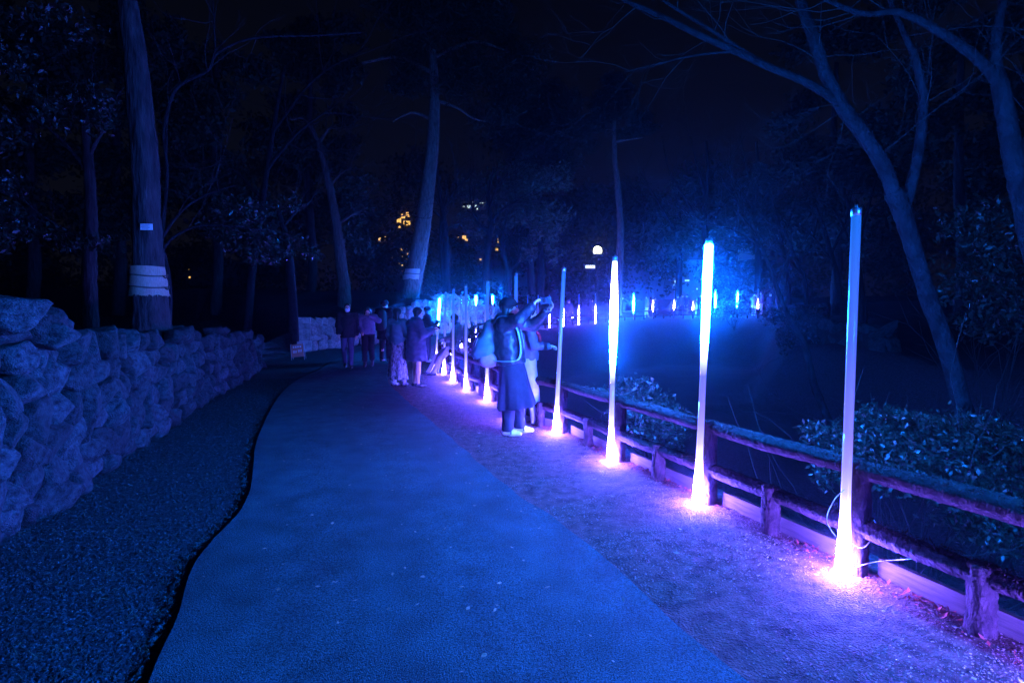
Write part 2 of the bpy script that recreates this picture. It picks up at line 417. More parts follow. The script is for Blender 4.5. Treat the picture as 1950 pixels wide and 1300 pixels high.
def axis(lo, hi, c, fine, growth):
    out = [c]; s = fine
    while out[-1] < hi: out.append(out[-1] + s); s *= growth
    s = fine; neg = [c]
    while neg[-1] > lo: neg.append(neg[-1] - s); s *= growth
    return np.array(sorted(set(neg[1:] + out)))

gx = axis(-66, 66, -0.5, 0.10, 1.017); gy = axis(-9, 122, 5.0, 0.10, 1.015)
X, Y = np.meshgrid(gx, gy, indexing='ij')
Z = H(X, Y)
ni, nj = X.shape
ii, jj = np.meshgrid(np.arange(ni - 1), np.arange(nj - 1), indexing='ij')
a = (ii * nj + jj).ravel()
tag(put('ground', mesh('ground', np.stack([X, Y, Z], -1).reshape(-1, 3), np.stack([a, a + nj, a + nj + 1, a + 1], 1), M['soil'])), kind='structure')

# asphalt path: a slab with its own edge, 5 cm proud of the soil on the left, flush with the gravel on the right
pl = smooth_line([(-0.9, -3.0), (-1.0, 0.6), (-1.5, 2.2), (-1.83, 3.0), (-2.06, 4.04), (-2.85, 5.8), (-3.9, 8.6), (-4.67, 11.2), (-5.0, 13.3), (-5.35, 16.3), (-5.2, 19.6), (-4.6, 22.2), (-3.85, 25), (-2.6, 28.6), (0.0, 33.2), (3.5, 36.6), (8.0, 40.8), (12.5, 42.0), (17.5, 41.0), (24, 38.5)], 10)
pr = smooth_line([(2.5, -3.0), (1.55, 0.6), (0.88, 2.07), (0.70, 2.6), (0.42, 3.4), (-0.11, 4.5), (-0.7, 6.07), (-1.34, 7.7), (-2.0, 9.4), (-2.75, 11.6), (-3.1, 14.5), (-3.35, 17.5), (-3.2, 20.6), (-2.9, 23.3), (-2.6, 26.0), (-1.7, 28.6), (1.6, 32.6), (5.0, 36.4), (9.5, 40.2), (17.5, 39.0)], 10)
n = min(len(pl), len(pr)); pl, pr = pl[:n], pr[:n]
pl = pl + (0.006 * pnoise(np.stack([pl[:, 0], pl[:, 1], 0 * pl[:, 0]], 1), 9, 5))[:, None] * [1, 0]
pr = pr + (0.02 * pnoise(np.stack([pr[:, 0], pr[:, 1], 0 * pr[:, 0]], 1), 7, 6))[:, None] * [1, 0]
K = 14
V = []
for i in range(n):
    for k in range(K + 1):
        p = pl[i] + (pr[i] - pl[i]) * k / K
        V.append((p[0], p[1], 0))
V = np.array(V)
lift = 0.020 + 0.022 * (1 - (np.arange(K + 1) / K))
V[:, 2] = H(V[:, 0], V[:, 1]) + np.tile(lift, n) + 0.016 * smoothstep(13, 16, V[:, 1])
F = [(i * (K + 1) + k, i * (K + 1) + k + 1, (i + 1) * (K + 1) + k + 1, (i + 1) * (K + 1) + k) for i in range(n - 1) for k in range(K)]
base = len(V)
for k in (0, K):
    e_ = V[[i * (K + 1) + k for i in range(n)]].copy(); e_[:, 2] -= 0.09
    V = np.concatenate([V, e_])
for q, k in ((0, 0), (1, K)):
    for i in range(n - 1):
        F.append((i * (K + 1) + k, (i + 1) * (K + 1) + k, base + q * n + i + 1, base + q * n + i))
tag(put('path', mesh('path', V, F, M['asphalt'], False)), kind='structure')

# gravel verge between the asphalt and the fence
inner = offset_line(curve, 0.30)[1:22]
iv = smooth_line(inner, 8)
d_, s_, id_ = seg_dist(iv[:, 0], iv[:, 1], pr)
V = []; KG = 8
for i in range(len(iv)):
    q = id_[i]; j = min(int(q), n - 2); pe = pr[j] + (pr[j + 1] - pr[j]) * (q - j)
    for k in range(KG + 1):
        p = pe + (iv[i] - pe) * k / KG
        V.append((p[0], p[1], 0))
V = np.array(V)
VERGE_Z = lambda x, y: H(x, y) + 0.003 + 0.012 * smoothstep(13, 16, y)
V[:, 2] = VERGE_Z(V[:, 0], V[:, 1])
F = [(i * (KG + 1) + k, i * (KG + 1) + k + 1, (i + 1) * (KG + 1) + k + 1, (i + 1) * (KG + 1) + k) for i in range(len(iv) - 1) for k in range(KG)]
tag(put('gravel_verge', mesh('gravel_verge', V, F, M['gravel_ground'])), kind='structure')

# ------------------------------------------------------------------ stones
def ico(sub):
    t = (1 + 5 ** 0.5) / 2
    V = [(-1, t, 0), (1, t, 0), (-1, -t, 0), (1, -t, 0), (0, -1, t), (0, 1, t), (0, -1, -t), (0, 1, -t), (t, 0, -1), (t, 0, 1), (-t, 0, -1), (-t, 0, 1)]
    F = [(0, 11, 5), (0, 5, 1), (0, 1, 7), (0, 7, 10), (0, 10, 11), (1, 5, 9), (5, 11, 4), (11, 10, 2), (10, 7, 6), (7, 1, 8), (3, 9, 4), (3, 4, 2), (3, 2, 6), (3, 6, 8), (3, 8, 9), (4, 9, 5), (2, 4, 11), (6, 2, 10), (8, 6, 7), (9, 8, 1)]
    V = [np.array(v) / np.linalg.norm(v) for v in V]
    for _ in range(sub):
        mid = {}; G = []
        def mp(a, b):
            k = (min(a, b), max(a, b))
            if k not in mid:
                v = V[a] + V[b]; V.append(v / np.linalg.norm(v)); mid[k] = len(V) - 1
            return mid[k]
        for a, b, c in F:
            x, y, z = mp(a, b), mp(b, c), mp(c, a)
            G += [(a, x, z), (b, y, x), (c, z, y), (x, y, z)]
        F = G
    return np.array(V), F
ICO3, ICO2 = ico(3), ico(2)

def stone_mesh(seed, ic=ICO3):
    g = np.random.default_rng(seed)
    D, F = ic
    N_ = g.normal(0, 1, (15, 3)); N_ /= np.linalg.norm(N_, axis=1)[:, None]
    N_ = np.concatenate([N_, [[1, 0, 0], [-1, 0, 0], [0, 1, 0], [0, -1, 0], [0, 0, 1], [0, 0, -1]]])
    hgt = np.concatenate([g.uniform(0.34, 0.60, 15), np.full(6, 0.5)])
    q = np.clip(D @ N_.T, 0.02, None) / hgt
    r = 1.0 / (np.sum(q ** 24, axis=1) ** (1 / 24))
    V = D * r[:, None]
    V = V * (1 + 0.035 * pnoise(V, 9, seed) + 0.018 * pnoise(V, 24, seed + 1))[:, None]
    ext = V.max(0) - V.min(0)
    V = (V - (V.max(0) + V.min(0)) / 2) / ext
    return mesh('stone', V, np.array(F), M['stone'])
STONES = [stone_mesh(100 + i) for i in range(16)]
LAMPLIT = [me.copy() for me in STONES]
for me in LAMPLIT: me.materials[0] = M['lamplit_stone']

def stone_wall(line, hfun, label, name, zoff=0.0, size=0.32, seed=0, limit=290, face=0.05, extra=(), sfun=None, ymin=-1.0, kinds=None):
    kinds = kinds or STONES
    g = random.Random(seed)
    L = np.concatenate([[0], np.cumsum(np.linalg.norm(np.diff(line, axis=0), axis=1))])
    root = empty(name, (line[0][0], line[0][1], h1(*line[0])), label, 'wall')
    org = np.array(root.location)
    def pos(s): return np.array([np.interp(s, L, line[:, 0]), np.interp(s, L, line[:, 1])])
    def tang(s):
        t = pos(min(s + 0.1, L[-1])) - pos(max(s - 0.1, 0)); return t / np.linalg.norm(t)
    mb = MB(); ns = 40
    for i in range(ns + 1):                         # rubble core behind the face stones
        s = L[-1] * i / ns; p = pos(s); t = tang(s); nr = np.array([t[1], -t[0]])
        z0 = base_z(p + nr * 0.3); h = hfun(s / L[-1]) - 0.10
        for off, hh in ((-0.07, -0.15), (-0.07, h), (-0.42, h), (-0.42, -0.15)):
            q = p + nr * off; mb.V.append(np.array([[q[0], q[1], z0 + hh]]))
        if i: b = (i - 1) * 4; mb.F += [(b + k, b + 4 + k, b + 4 + (k + 1) % 4, b + (k + 1) % 4) for k in range(4)]
    mb.F += [(0, 1, 2, 3), (ns * 4 + 3, ns * 4 + 2, ns * 4 + 1, ns * 4)]
    mb.build('wall_core', M['mortar'], root, smooth=False, origin=org)
    cnt = 0
    z = 0.0; row = 0
    hmax = max(hfun(k / 20) for k in range(21))
    while z < hmax:
        s = -g.uniform(0, size)
        rh = size * g.uniform(0.72, 1.0)
        while s < L[-1] + 0.1:
            f = min(max(s / L[-1], 0), 1)
            sc = sfun(f) if sfun else 1.0
            w = size * g.choice((g.uniform(0.5, 0.8), g.uniform(0.75, 1.1), g.uniform(1.0, 1.65))) * sc
            sm = s + w / 2; s += w * 0.93
            p = pos(min(max(sm, 0), L[-1])); f = min(max(sm / L[-1], 0), 1)
            top = hfun(f)
            if z + rh * 0.4 > top or p[1] < ymin: continue
            t = tang(min(max(sm, 0.0), L[-1])); nr = np.array([t[1], -t[0]])
            hh = rh * g.uniform(0.95, 1.35)
            zc = z + rh * 0.5 + g.uniform(-0.06, 0.06) * size
            if zc + hh * 0.5 > top + 0.12: hh = max(0.12, (top + 0.1 - zc) * 2)
            d = g.uniform(0.24, 0.36)
            q = p + nr * (face + g.uniform(-0.05, 0.06) - d * 0.32)
            zb = base_z(p + nr * 0.3)
            if cnt >= limit: break
            put('stone', g.choice(kinds), root, loc=(q[0] - org[0], q[1] - org[1], zb + zc - org[2]),
                rot=(g.uniform(-0.3, 0.3), g.uniform(-0.6, 0.6), math.atan2(t[1], t[0]) + g.uniform(-0.3, 0.3)),
                scale=(w * 1.07 * g.choice((1, -1)), d, hh * 1.06))
            cnt += 1
        z += rh * 0.9; row += 1
    for (c, scl, rot) in extra:
        put('stone', g.choice(STONES), root, loc=np.asarray(c) - org, rot=rot, scale=scl)
    return root

def base_z(p): return h1(p[0], p[1])

def ha(f): return float(np.interp(f, [0, 0.18, 0.32, 0.45, 0.62, 0.78, 1.0], [1.45, 1.40, 1.34, 1.18, 1.12, 1.08, 0.80])) + 0.06 * math.sin(f * 47)
e1 = at(8, 600, 3.2); e2 = at(98, 638, 3.75); e3 = at(140, 650, 4.2)
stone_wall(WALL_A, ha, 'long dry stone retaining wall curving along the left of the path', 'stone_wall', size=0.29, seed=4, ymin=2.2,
           limit=296, extra=[(e1, (0.37, 0.34, 0.24), (0.1, 0.15, 0.3)), (e2, (0.34, 0.36, 0.20), (0.1, -0.1, 0.8)), (e3, (0.22, 0.3, 0.2), (0.2, 0.3, 0.2))])
def hb(f): return float(np.interp(f, [0, 0.12, 0.35, 0.6, 0.8, 1.0], [1.12, 1.18, 1.45, 2.0, 1.9, 1.3])) + 0.05 * math.sin(f * 31)
stone_wall(WALL_B, hb, 'violet-lit rubble stone wall behind the walking couple, starting at a pillar', 'stone_wall', size=0.40, seed=9, sfun=lambda f: 0.9, kinds=LAMPLIT)
RB = smooth_line([(19.5, 33.0), (16.8, 29.0), (14.0, 25.6), (11.7, 20.5), (11.3, 16.0)], 5)
stone_wall(RB, lambda f: 1.15 - 0.35 * f, 'dark mossy rock bank on the far right side of the hollow', 'rock_bank', size=0.62, seed=21, face=-0.1)

# steps between the two walls, and the gate pillar where the second wall begins
st = empty('stone_steps', (-7.6, 16.7, h1(-7.6, 16.7)), 'dark stone steps climbing left between the two stone walls', 'steps')
o0 = np.array(st.location)
for k in range(5):
    p = np.array([-7.75 - 0.42 * k, 16.75 + 0.12 * k, 0.0]); p[2] = 0.03 + 0.16 * k
    put('tread', STONES[k % 16], st, loc=p - o0 + [0, 0, 0.06], rot=(0, 0, 1.35 + 0.06 * k), scale=(2.9, 0.62, 0.24))
gp = empty('gate_pillar', (-7.42, 18.75, h1(-7.42, 18.75)), 'square cut stone pillar at the start of the second stone wall', 'pillar')
for k, (w, h) in enumerate(((0.46, 0.40), (0.42, 0.62), (0.45, 0.22))):
    z = (0, 0.40, 1.02)[k]
    mb = MB().box((0, 0, z + h / 2 - 0.02), (w, w, h - 0.012), 0.3)
    put('block', mesh('block', np.concatenate(mb.V), mb.F, M['lamplit_stone'], False), gp)

# ------------------------------------------------------------------ log fence and edging boards
FENCE_OFF = 0.11
fl = offset_line(curve, FENCE_OFF)
fence_pts = fl[1:]
def log_mesh(name, length, r, seed, n=14, m=9, groove=0.06, rough=0.05, vertical=False, dome=False):
    g = np.random.default_rng(seed)
    t = np.linspace(0, 1, m)
    P = np.stack([t * length, 0.012 * np.sin(t * 5 + seed) * (0 if vertical else 1), 0 * t], 1)
    if vertical: P = P[:, [1, 2, 0]]
    R = r * (1 + 0.05 * np.sin(t * 7 + seed * 2))
    if dome: P = np.concatenate([P, P[-1:] + (P[-1] - P[-2]) * 0.0 + np.array([[0, 0, r * 0.25]])]); R = np.concatenate([R, [r * 0.6]]); R[-2] *= 0.97
    V, F = sweep(P, R, n, rough, True, seed, groove)
    return mesh(name, V, F, M['log'])

def make_fence(pts, label, tall_every=1, lo=0.27, hi=0.60, seg=14, m=9, seed=0, r=0.048):
    """pts: xy of the tall posts; a short post halfway carries the lower rail"""
    org = np.array([pts[0][0], pts[0][1], h1(*pts[0])])
    root = empty('log_fence', org, label, 'fence')
    g = random.Random(seed)
    talls = [log_mesh('post', 0.70, r * 1.12, seed + k, seg, m, vertical=True, dome=True, groove=0.08) for k in range(3)]
    shorts = [log_mesh('short_post', 0.37, r * 1.12, seed + 5 + k, seg, m, vertical=True, groove=0.08) for k in range(3)]
    for i, p in enumerate(pts):
        z = h1(*p)
        put('post', g.choice(talls), root, loc=(p[0] - org[0], p[1] - org[1], z - 0.06 - org[2]), rot=(0, 0, g.uniform(0, 6)))
        if i + 1 < len(pts):
            q = pts[i + 1]; zq = h1(*q)
            d = np.array([q[0] - p[0], q[1] - p[1]]); L = np.linalg.norm(d); d /= L
            nr = np.array([d[1], -d[0]])
            mid = (p + q) / 2
            put('short_post', g.choice(shorts), root, loc=(mid[0] - org[0] - nr[0] * 0.01, mid[1] - org[1] - nr[1] * 0.01, h1(*mid) - 0.05 - org[2]), rot=(0, 0, g.uniform(0, 6)))
            pitch = -math.atan2(zq - z, L)
            for zz, rr, nm in ((hi, r * 1.08, 'top_rail'), (lo, r * 0.98, 'lower_rail')):
                gap = r * 0.9
                me = log_mesh(nm, math.hypot(L, zq - z) - 2 * gap + 0.03, rr, seed + 20 + i * 3 + int(zz * 10), seg, m)
                put(nm, me, root, loc=(p[0] - org[0] + d[0] * gap, p[1] - org[1] + d[1] * gap, z + zz - org[2]), rot=(0, pitch, math.atan2(d[1], d[0])))
    return root
n_near = 1 + len(near_pos)
tp = [fl[1]] + [fl[2] + (fl[1] - fl[2]) * 0.25 * k for k in (3, 2, 1)] + list(fl[2:2 + len(near_pos)]) + [fl[2 + len(near_pos)]]
near_fence = np.array(tp)
make_fence(near_fence, 'weathered log rail fence with two rails beside the nearest light tubes', seed=30, seg=26, m=30)
make_fence(np.array(fl[2 + len(near_pos):]), 'far log rail fence running round the hollow on the opposite bank', seed=60, seg=6, m=3)

ed = empty('timber_edging', (near_fence[4][0], near_fence[4][1], 0), 'low timber boards edging the gravel under the near log fence', 'edging')
eo = np.array(ed.location)
for i in range(len(near_fence) - 1):
    p, q = near_fence[i], near_fence[i + 1]
    d = q - p; L = np.linalg.norm(d); d /= L; nr = np.array([d[1], -d[0]])
    c = (p + q) / 2 + nr * 0.085
    mb = MB().box((0, 0, 0), (L - 0.14, 0.035, 0.20))
    Vb = np.concatenate(mb.V)
    put('board', mesh('board', Vb, mb.F, M['board'], False), ed, loc=(c[0] - eo[0], c[1] - eo[1], h1(*((p + q) / 2)) + 0.005 - eo[2]), rot=(0.02, 0.008 * ((i * 7) % 3 - 1), math.atan2(d[1], d[0])))

# ------------------------------------------------------------------ light tubes
def lathe(prof, n=10):
    V = []; F = []
    a = np.arange(n) * 2 * math.pi / n
    for r, z in prof: V += [(r * math.cos(t), r * math.sin(t), z) for t in a]
    for i in range(len(prof) - 1): F += [(i * n + j, i * n + (j + 1) % n, (i + 1) * n + (j + 1) % n, (i + 1) * n + j) for j in range(n)]
    F.append(tuple(range(n - 1, -1, -1))); F.append(tuple((len(prof) - 1) * n + j for j in range(n)))
    return np.array(V), F
R0 = 0.0235
ME = {}
def me_lathe(key, name, prof, m, n=10):
    if key not in ME: ME[key] = mesh(name, *lathe(prof, n), m)
    return ME[key]
def tube_parts(lit, n=10):  # lit sections flare past the tube radius; lens bloom put into their shape
    out = []
    H_ = TUBE_H
    out.append(('tube_body', me_lathe(('body', n), 'tube_body', [(R0, 0.02), (R0, 0.35), (R0, 0.8), (R0, 1.3), (R0, H_ - 0.045)], M['dim_tube'], n)))
    out.append(('end_cap', me_lathe(('cap', n), 'end_cap', [(R0 + 0.002, H_ - 0.044), (R0 + 0.002, H_ - 0.008), (R0 * 0.8, H_ - 0.002)], M['metal'], n)))
    if 'base' in lit or 'back' in lit:
        out.append(('base_glow_bloom', me_lathe(('base', n), 'base_glow_bloom', [(0.037, 0.012), (0.039, 0.06), (0.0365, 0.13), (0.033, 0.20), (0.029, 0.28), (0.0262, 0.38), (0.0247, 0.52), (R0 + 0.0005, 0.80)], M['lit_violet'], n)))
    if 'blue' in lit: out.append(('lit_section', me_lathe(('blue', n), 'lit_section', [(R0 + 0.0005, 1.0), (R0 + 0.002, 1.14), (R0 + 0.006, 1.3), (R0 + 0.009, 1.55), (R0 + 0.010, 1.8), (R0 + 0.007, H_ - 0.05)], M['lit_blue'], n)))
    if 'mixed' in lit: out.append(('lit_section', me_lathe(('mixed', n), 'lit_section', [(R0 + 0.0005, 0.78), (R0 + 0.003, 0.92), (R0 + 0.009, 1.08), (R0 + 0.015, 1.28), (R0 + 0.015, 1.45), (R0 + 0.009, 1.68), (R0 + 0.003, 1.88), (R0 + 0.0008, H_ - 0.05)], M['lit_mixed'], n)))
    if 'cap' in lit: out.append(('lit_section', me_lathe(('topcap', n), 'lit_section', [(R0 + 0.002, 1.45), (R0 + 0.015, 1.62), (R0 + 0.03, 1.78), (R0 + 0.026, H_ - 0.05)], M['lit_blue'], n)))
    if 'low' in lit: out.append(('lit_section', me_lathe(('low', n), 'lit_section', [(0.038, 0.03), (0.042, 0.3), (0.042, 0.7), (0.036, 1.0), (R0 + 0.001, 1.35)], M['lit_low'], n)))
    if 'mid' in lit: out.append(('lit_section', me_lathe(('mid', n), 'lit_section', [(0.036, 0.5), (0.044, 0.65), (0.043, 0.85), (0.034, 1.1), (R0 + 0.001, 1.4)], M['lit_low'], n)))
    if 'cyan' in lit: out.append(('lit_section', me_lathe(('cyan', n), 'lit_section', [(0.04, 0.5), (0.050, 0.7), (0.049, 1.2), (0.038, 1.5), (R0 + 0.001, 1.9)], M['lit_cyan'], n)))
    return out

def light_tube(pos, top, lit, label, group, n=10, pins=False):
    root = empty('light_tube', pos, label, 'light tube', group)
    d = np.asarray(top) - np.asarray(pos)
    root.rotation_euler = Vector(d).to_track_quat('Z', 'Y').to_euler()
    for nm, me in tube_parts(lit, n): put(nm, me, root)
    if pins:
        mb = MB()
        for s in (-1, 1): mb.V.append(lathe([(0.003, TUBE_H - 0.003), (0.003, TUBE_H + 0.016)], 6)[0] + [s * 0.007, 0, 0]); mb.F += [tuple(i + mb.n for i in f) for f in lathe([(0.003, 0), (0.003, 1)], 6)[1]]; mb.n += 12
        put('contact_pins', mesh('contact_pins', np.concatenate(mb.V), mb.F, M['metal']), root)
    return root
ORD = ['first', 'second', 'third', 'fourth', 'fifth', 'sixth', 'seventh', 'eighth', 'ninth', 'tenth', 'eleventh', 'twelfth', 'thirteenth', 'fourteenth', 'fifteenth', 'sixteenth', 'seventeenth', 'eighteenth', 'nineteenth', 'twentieth', 'twenty-first', 'twenty-second']
near_lab = ['nearest and tallest-looking light tube, white glowing base, standing against the log fence',
            'light tube with glowing blue-white upper half, second from the nearest along the fence',
            'light tube lit white with violet halo, standing just behind the leafy shrub',
            'pale light tube with glowing foot just right of the woman raising a camera',
            'light tube mostly hidden behind the woman raising a camera, top above her cap',
            'light tube with white foot just left of the teal backpack',
            'thin light tube with glowing foot, first one right of the leaning person',
            'light tube crossing in front of the leaning person, glowing foot',
            'light tube whose glowing foot shows behind the shins of the leaning person',
            'light tube with brilliant blue-white upper half, left of the leaning person']
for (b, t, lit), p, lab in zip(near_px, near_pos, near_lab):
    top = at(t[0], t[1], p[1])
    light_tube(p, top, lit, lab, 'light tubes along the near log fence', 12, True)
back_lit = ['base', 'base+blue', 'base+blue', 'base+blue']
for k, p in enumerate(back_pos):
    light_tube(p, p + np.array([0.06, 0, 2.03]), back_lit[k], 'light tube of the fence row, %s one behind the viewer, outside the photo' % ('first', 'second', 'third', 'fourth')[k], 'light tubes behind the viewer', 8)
words = {'dim': 'unlit pale', 'base+cap': 'slim, with blue glowing top and white foot,', 'base': 'slim, lit only at the foot,', 'low': 'lit white in its lower half,', 'mid': 'lit white in the middle,', 'cyan': 'lit icy cyan through the middle,'}
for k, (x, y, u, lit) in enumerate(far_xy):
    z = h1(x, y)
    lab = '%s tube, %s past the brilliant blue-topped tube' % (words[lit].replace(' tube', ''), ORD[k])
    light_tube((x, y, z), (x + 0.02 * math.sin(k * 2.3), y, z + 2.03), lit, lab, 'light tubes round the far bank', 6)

# supply wires looped round the first posts
def wire(name, pts, label, r=0.0025):
    P = smooth_line(pts, 6)
    V, F = sweep(P, r, 5)
    return tag(put(name, mesh(name, V, F, M['cable'])), label, 'cable', 'white wires at the tube feet')
p0 = near_pos[0]; q0 = near_fence[4]
wire('cable', [p0 + [-0.02, -0.02, 0.50], p0 + [-0.075, -0.02, 0.44], p0 + [-0.105, -0.01, 0.33], p0 + [-0.06, -0.03, 0.24], p0 + [0, -0.05, 0.22], p0 + [0.09, -0.03, 0.18], p0 + [0.19, 0.02, 0.26], p0 + [0.22, 0.09, 0.30]], 'white wire looping off the nearest light tube and its post')
wire('cable', [p0 + [0.03, -0.03, 0.06], p0 + [0.10, -0.02, 0.08], p0 + [0.19, -0.02, 0.10], p0 + [0.30, -0.1, 0.15]], 'white wire running from the nearest tube foot to the board')

# ------------------------------------------------------------------ leaves and trees
def leaf_mesh(name, C, size, m, g, aspect=0.45, droop=0.0, up=0.0, normals=None):
    """one rhombus leaf (2 triangles' worth) at every row of C"""
    n = len(C)
    A = g.normal(0, 1, (n, 3)); A[:, 2] -= droop; A /= np.linalg.norm(A, axis=1)[:, None]
    Nn = g.normal(0, 1, (n, 3)); Nn[:, 2] += up
    B = np.cross(A, Nn); B /= np.linalg.norm(B, axis=1)[:, None] + 1e-9
    s = (size * g.uniform(0.6, 1.3, n))[:, None]
    V = np.stack([C - A * s * 0.5, C + B * s * aspect * 0.5, C + A * s * 0.5, C - B * s * aspect * 0.5], 1).reshape(-1, 3)
    F = np.arange(n * 4).reshape(n, 4)
    return mesh(name, V, F, m, False)

def clump_points(clumps, n, g, shell=0.55):
    """points in a set of ellipsoids (centre, radii), denser towards the outside, in sprays"""
    w = np.array([c[1][0] * c[1][1] * c[1][2] for c in clumps]) ** 0.75; w /= w.sum()
    out = []
    for (c, r), k in zip(clumps, g.multinomial(n, w)):
        ns = max(1, k // 14)
        D = g.normal(0, 1, (ns, 3)); D /= np.linalg.norm(D, axis=1)[:, None]
        rad = (shell + (1 - shell) * g.uniform(0, 1, ns))[:, None] * g.uniform(0.75, 1.12, ns)[:, None]
        S = np.asarray(c) + D * rad * np.asarray(r)
        idx = g.integers(0, ns, k)
        out.append(S[idx] + g.normal(0, 1, (k, 3)) * np.asarray(r) * 0.16)
    return np.concatenate(out)

def twig_lines(start, d, length, r, depth, g, spread=0.7, out=None, lift=0.06, kids=(2, 4)):
    if out is None: out = []
    n = 5; P = [np.asarray(start, float)]; d = np.asarray(d, float) / np.linalg.norm(d)
    dirs = [d]
    for i in range(n):
        d = d + g.normal(0, 0.16, 3) + np.array([0, 0, lift]); d /= np.linalg.norm(d)
        P.append(P[-1] + d * length / n); dirs.append(d)
    out.append((np.array(P), np.linspace(r, r * 0.4, n + 1)))
    if depth > 0:
        for _ in range(g.integers(kids[0], kids[1] + 1)):
            k = g.integers(2, n + 1)
            nd = dirs[k] + g.normal(0, spread, 3) * 0.7
            twig_lines(P[k], nd, length * g.uniform(0.5, 0.75), r * 0.5, depth - 1, g, spread, out, lift, kids)
    return out

def twigs_mesh(name, lines, m, n=4):
    mb = MB()
    for P, R in lines: mb.sweep(P, R, n, cap=False)
    return mesh(name, np.concatenate(mb.V), mb.F, m, True)

def line_px(pts, Y):
    """(u, v, width in px[, Y]) rows -> smooth xyz, radius rows at the distance where the tree stands"""
    out = []
    for q in pts:
        yy = q[3] if len(q) > 3 else Y
        out.append([*at(q[0], q[1], yy), q[2] * yy / F_PX / 2])
    S = smooth_line(out, 6)
    return S[:, :3], np.maximum(S[:, 3], 0.004)

def tree(name, label, Y, trunk, limbs=(), clumps_px=(), nleaf=0, lsize=0.1, bark='smooth_bark', leafm='leaf', seed=0, seg=10,
         twigs=0, twig_len=1.2, twig_r=0.012, tdepth=2, cat='tree', group=None, rough=0.05, aspect=0.45, base=None, shell=0.55, tlift=0.06, slim=1.0):
    g = np.random.default_rng(seed)
    P, R = line_px(trunk, Y); R = R * slim
    loc = np.array([P[0][0], P[0][1], P[0][2]])
    root = empty(name, loc, label, cat, group)
    MB().sweep(P, R, seg, rough, True, seed, 0.05).build('trunk', M[bark], root, True, loc)
    ends = []
    for i, l in enumerate(limbs):
        Pl, Rl = line_px(l, Y); Rl = Rl * slim
        MB().sweep(Pl, Rl, max(6, seg - 3), rough, True, seed + i + 1, 0.04).build('limb', M[bark], root, True, loc)
        ends.append((Pl, Rl))
    if twigs:
        lines = []
        src = ends if ends else [(P, R)]
        for k in range(twigs):
            Pl, Rl = src[k % len(src)]
            j = g.integers(len(Pl) // 3, len(Pl))
            d = (Pl[min(j + 1, len(Pl) - 1)] - Pl[max(j - 1, 0)]); d /= np.linalg.norm(d) + 1e-9
            twig_lines(Pl[j], d + g.normal(0, 0.8, 3), twig_len * g.uniform(0.6, 1.3), min(twig_r, Rl[j] * 0.6), tdepth, g, lift=tlift, out=lines)
        o = put('twigs', twigs_mesh('twigs', [(p - loc, r) for p, r in lines], M['bare_bark']), root); o['kind'] = 'stuff'
    if nleaf:
        cl = []
        for q in clumps_px:
            u, v, ru, rv = q[:4]; yy = q[4] if len(q) > 4 else Y
            k = yy / F_PX
            cl.append((at(u, v, yy), (ru * k, max(ru, rv) * k * 0.9, rv * k)))
        C = clump_points(cl, nleaf, g, shell)
        o = put('crown', leaf_mesh('crown', C - loc, lsize, M[leafm], g, aspect, up=0.4), root)
        o['kind'] = 'stuff'
    return root

def low_clumps(u0, u1, v0, v1, ru, n, g, Y=None, dy=0):
    return [(g.uniform(u0, u1), g.uniform(v0, v1), ru * g.uniform(0.7, 1.3), ru * g.uniform(0.45, 0.8)) + ((Y + g.uniform(-dy, dy),) if Y else ()) for _ in range(n)]

g0 = np.random.default_rng(3)
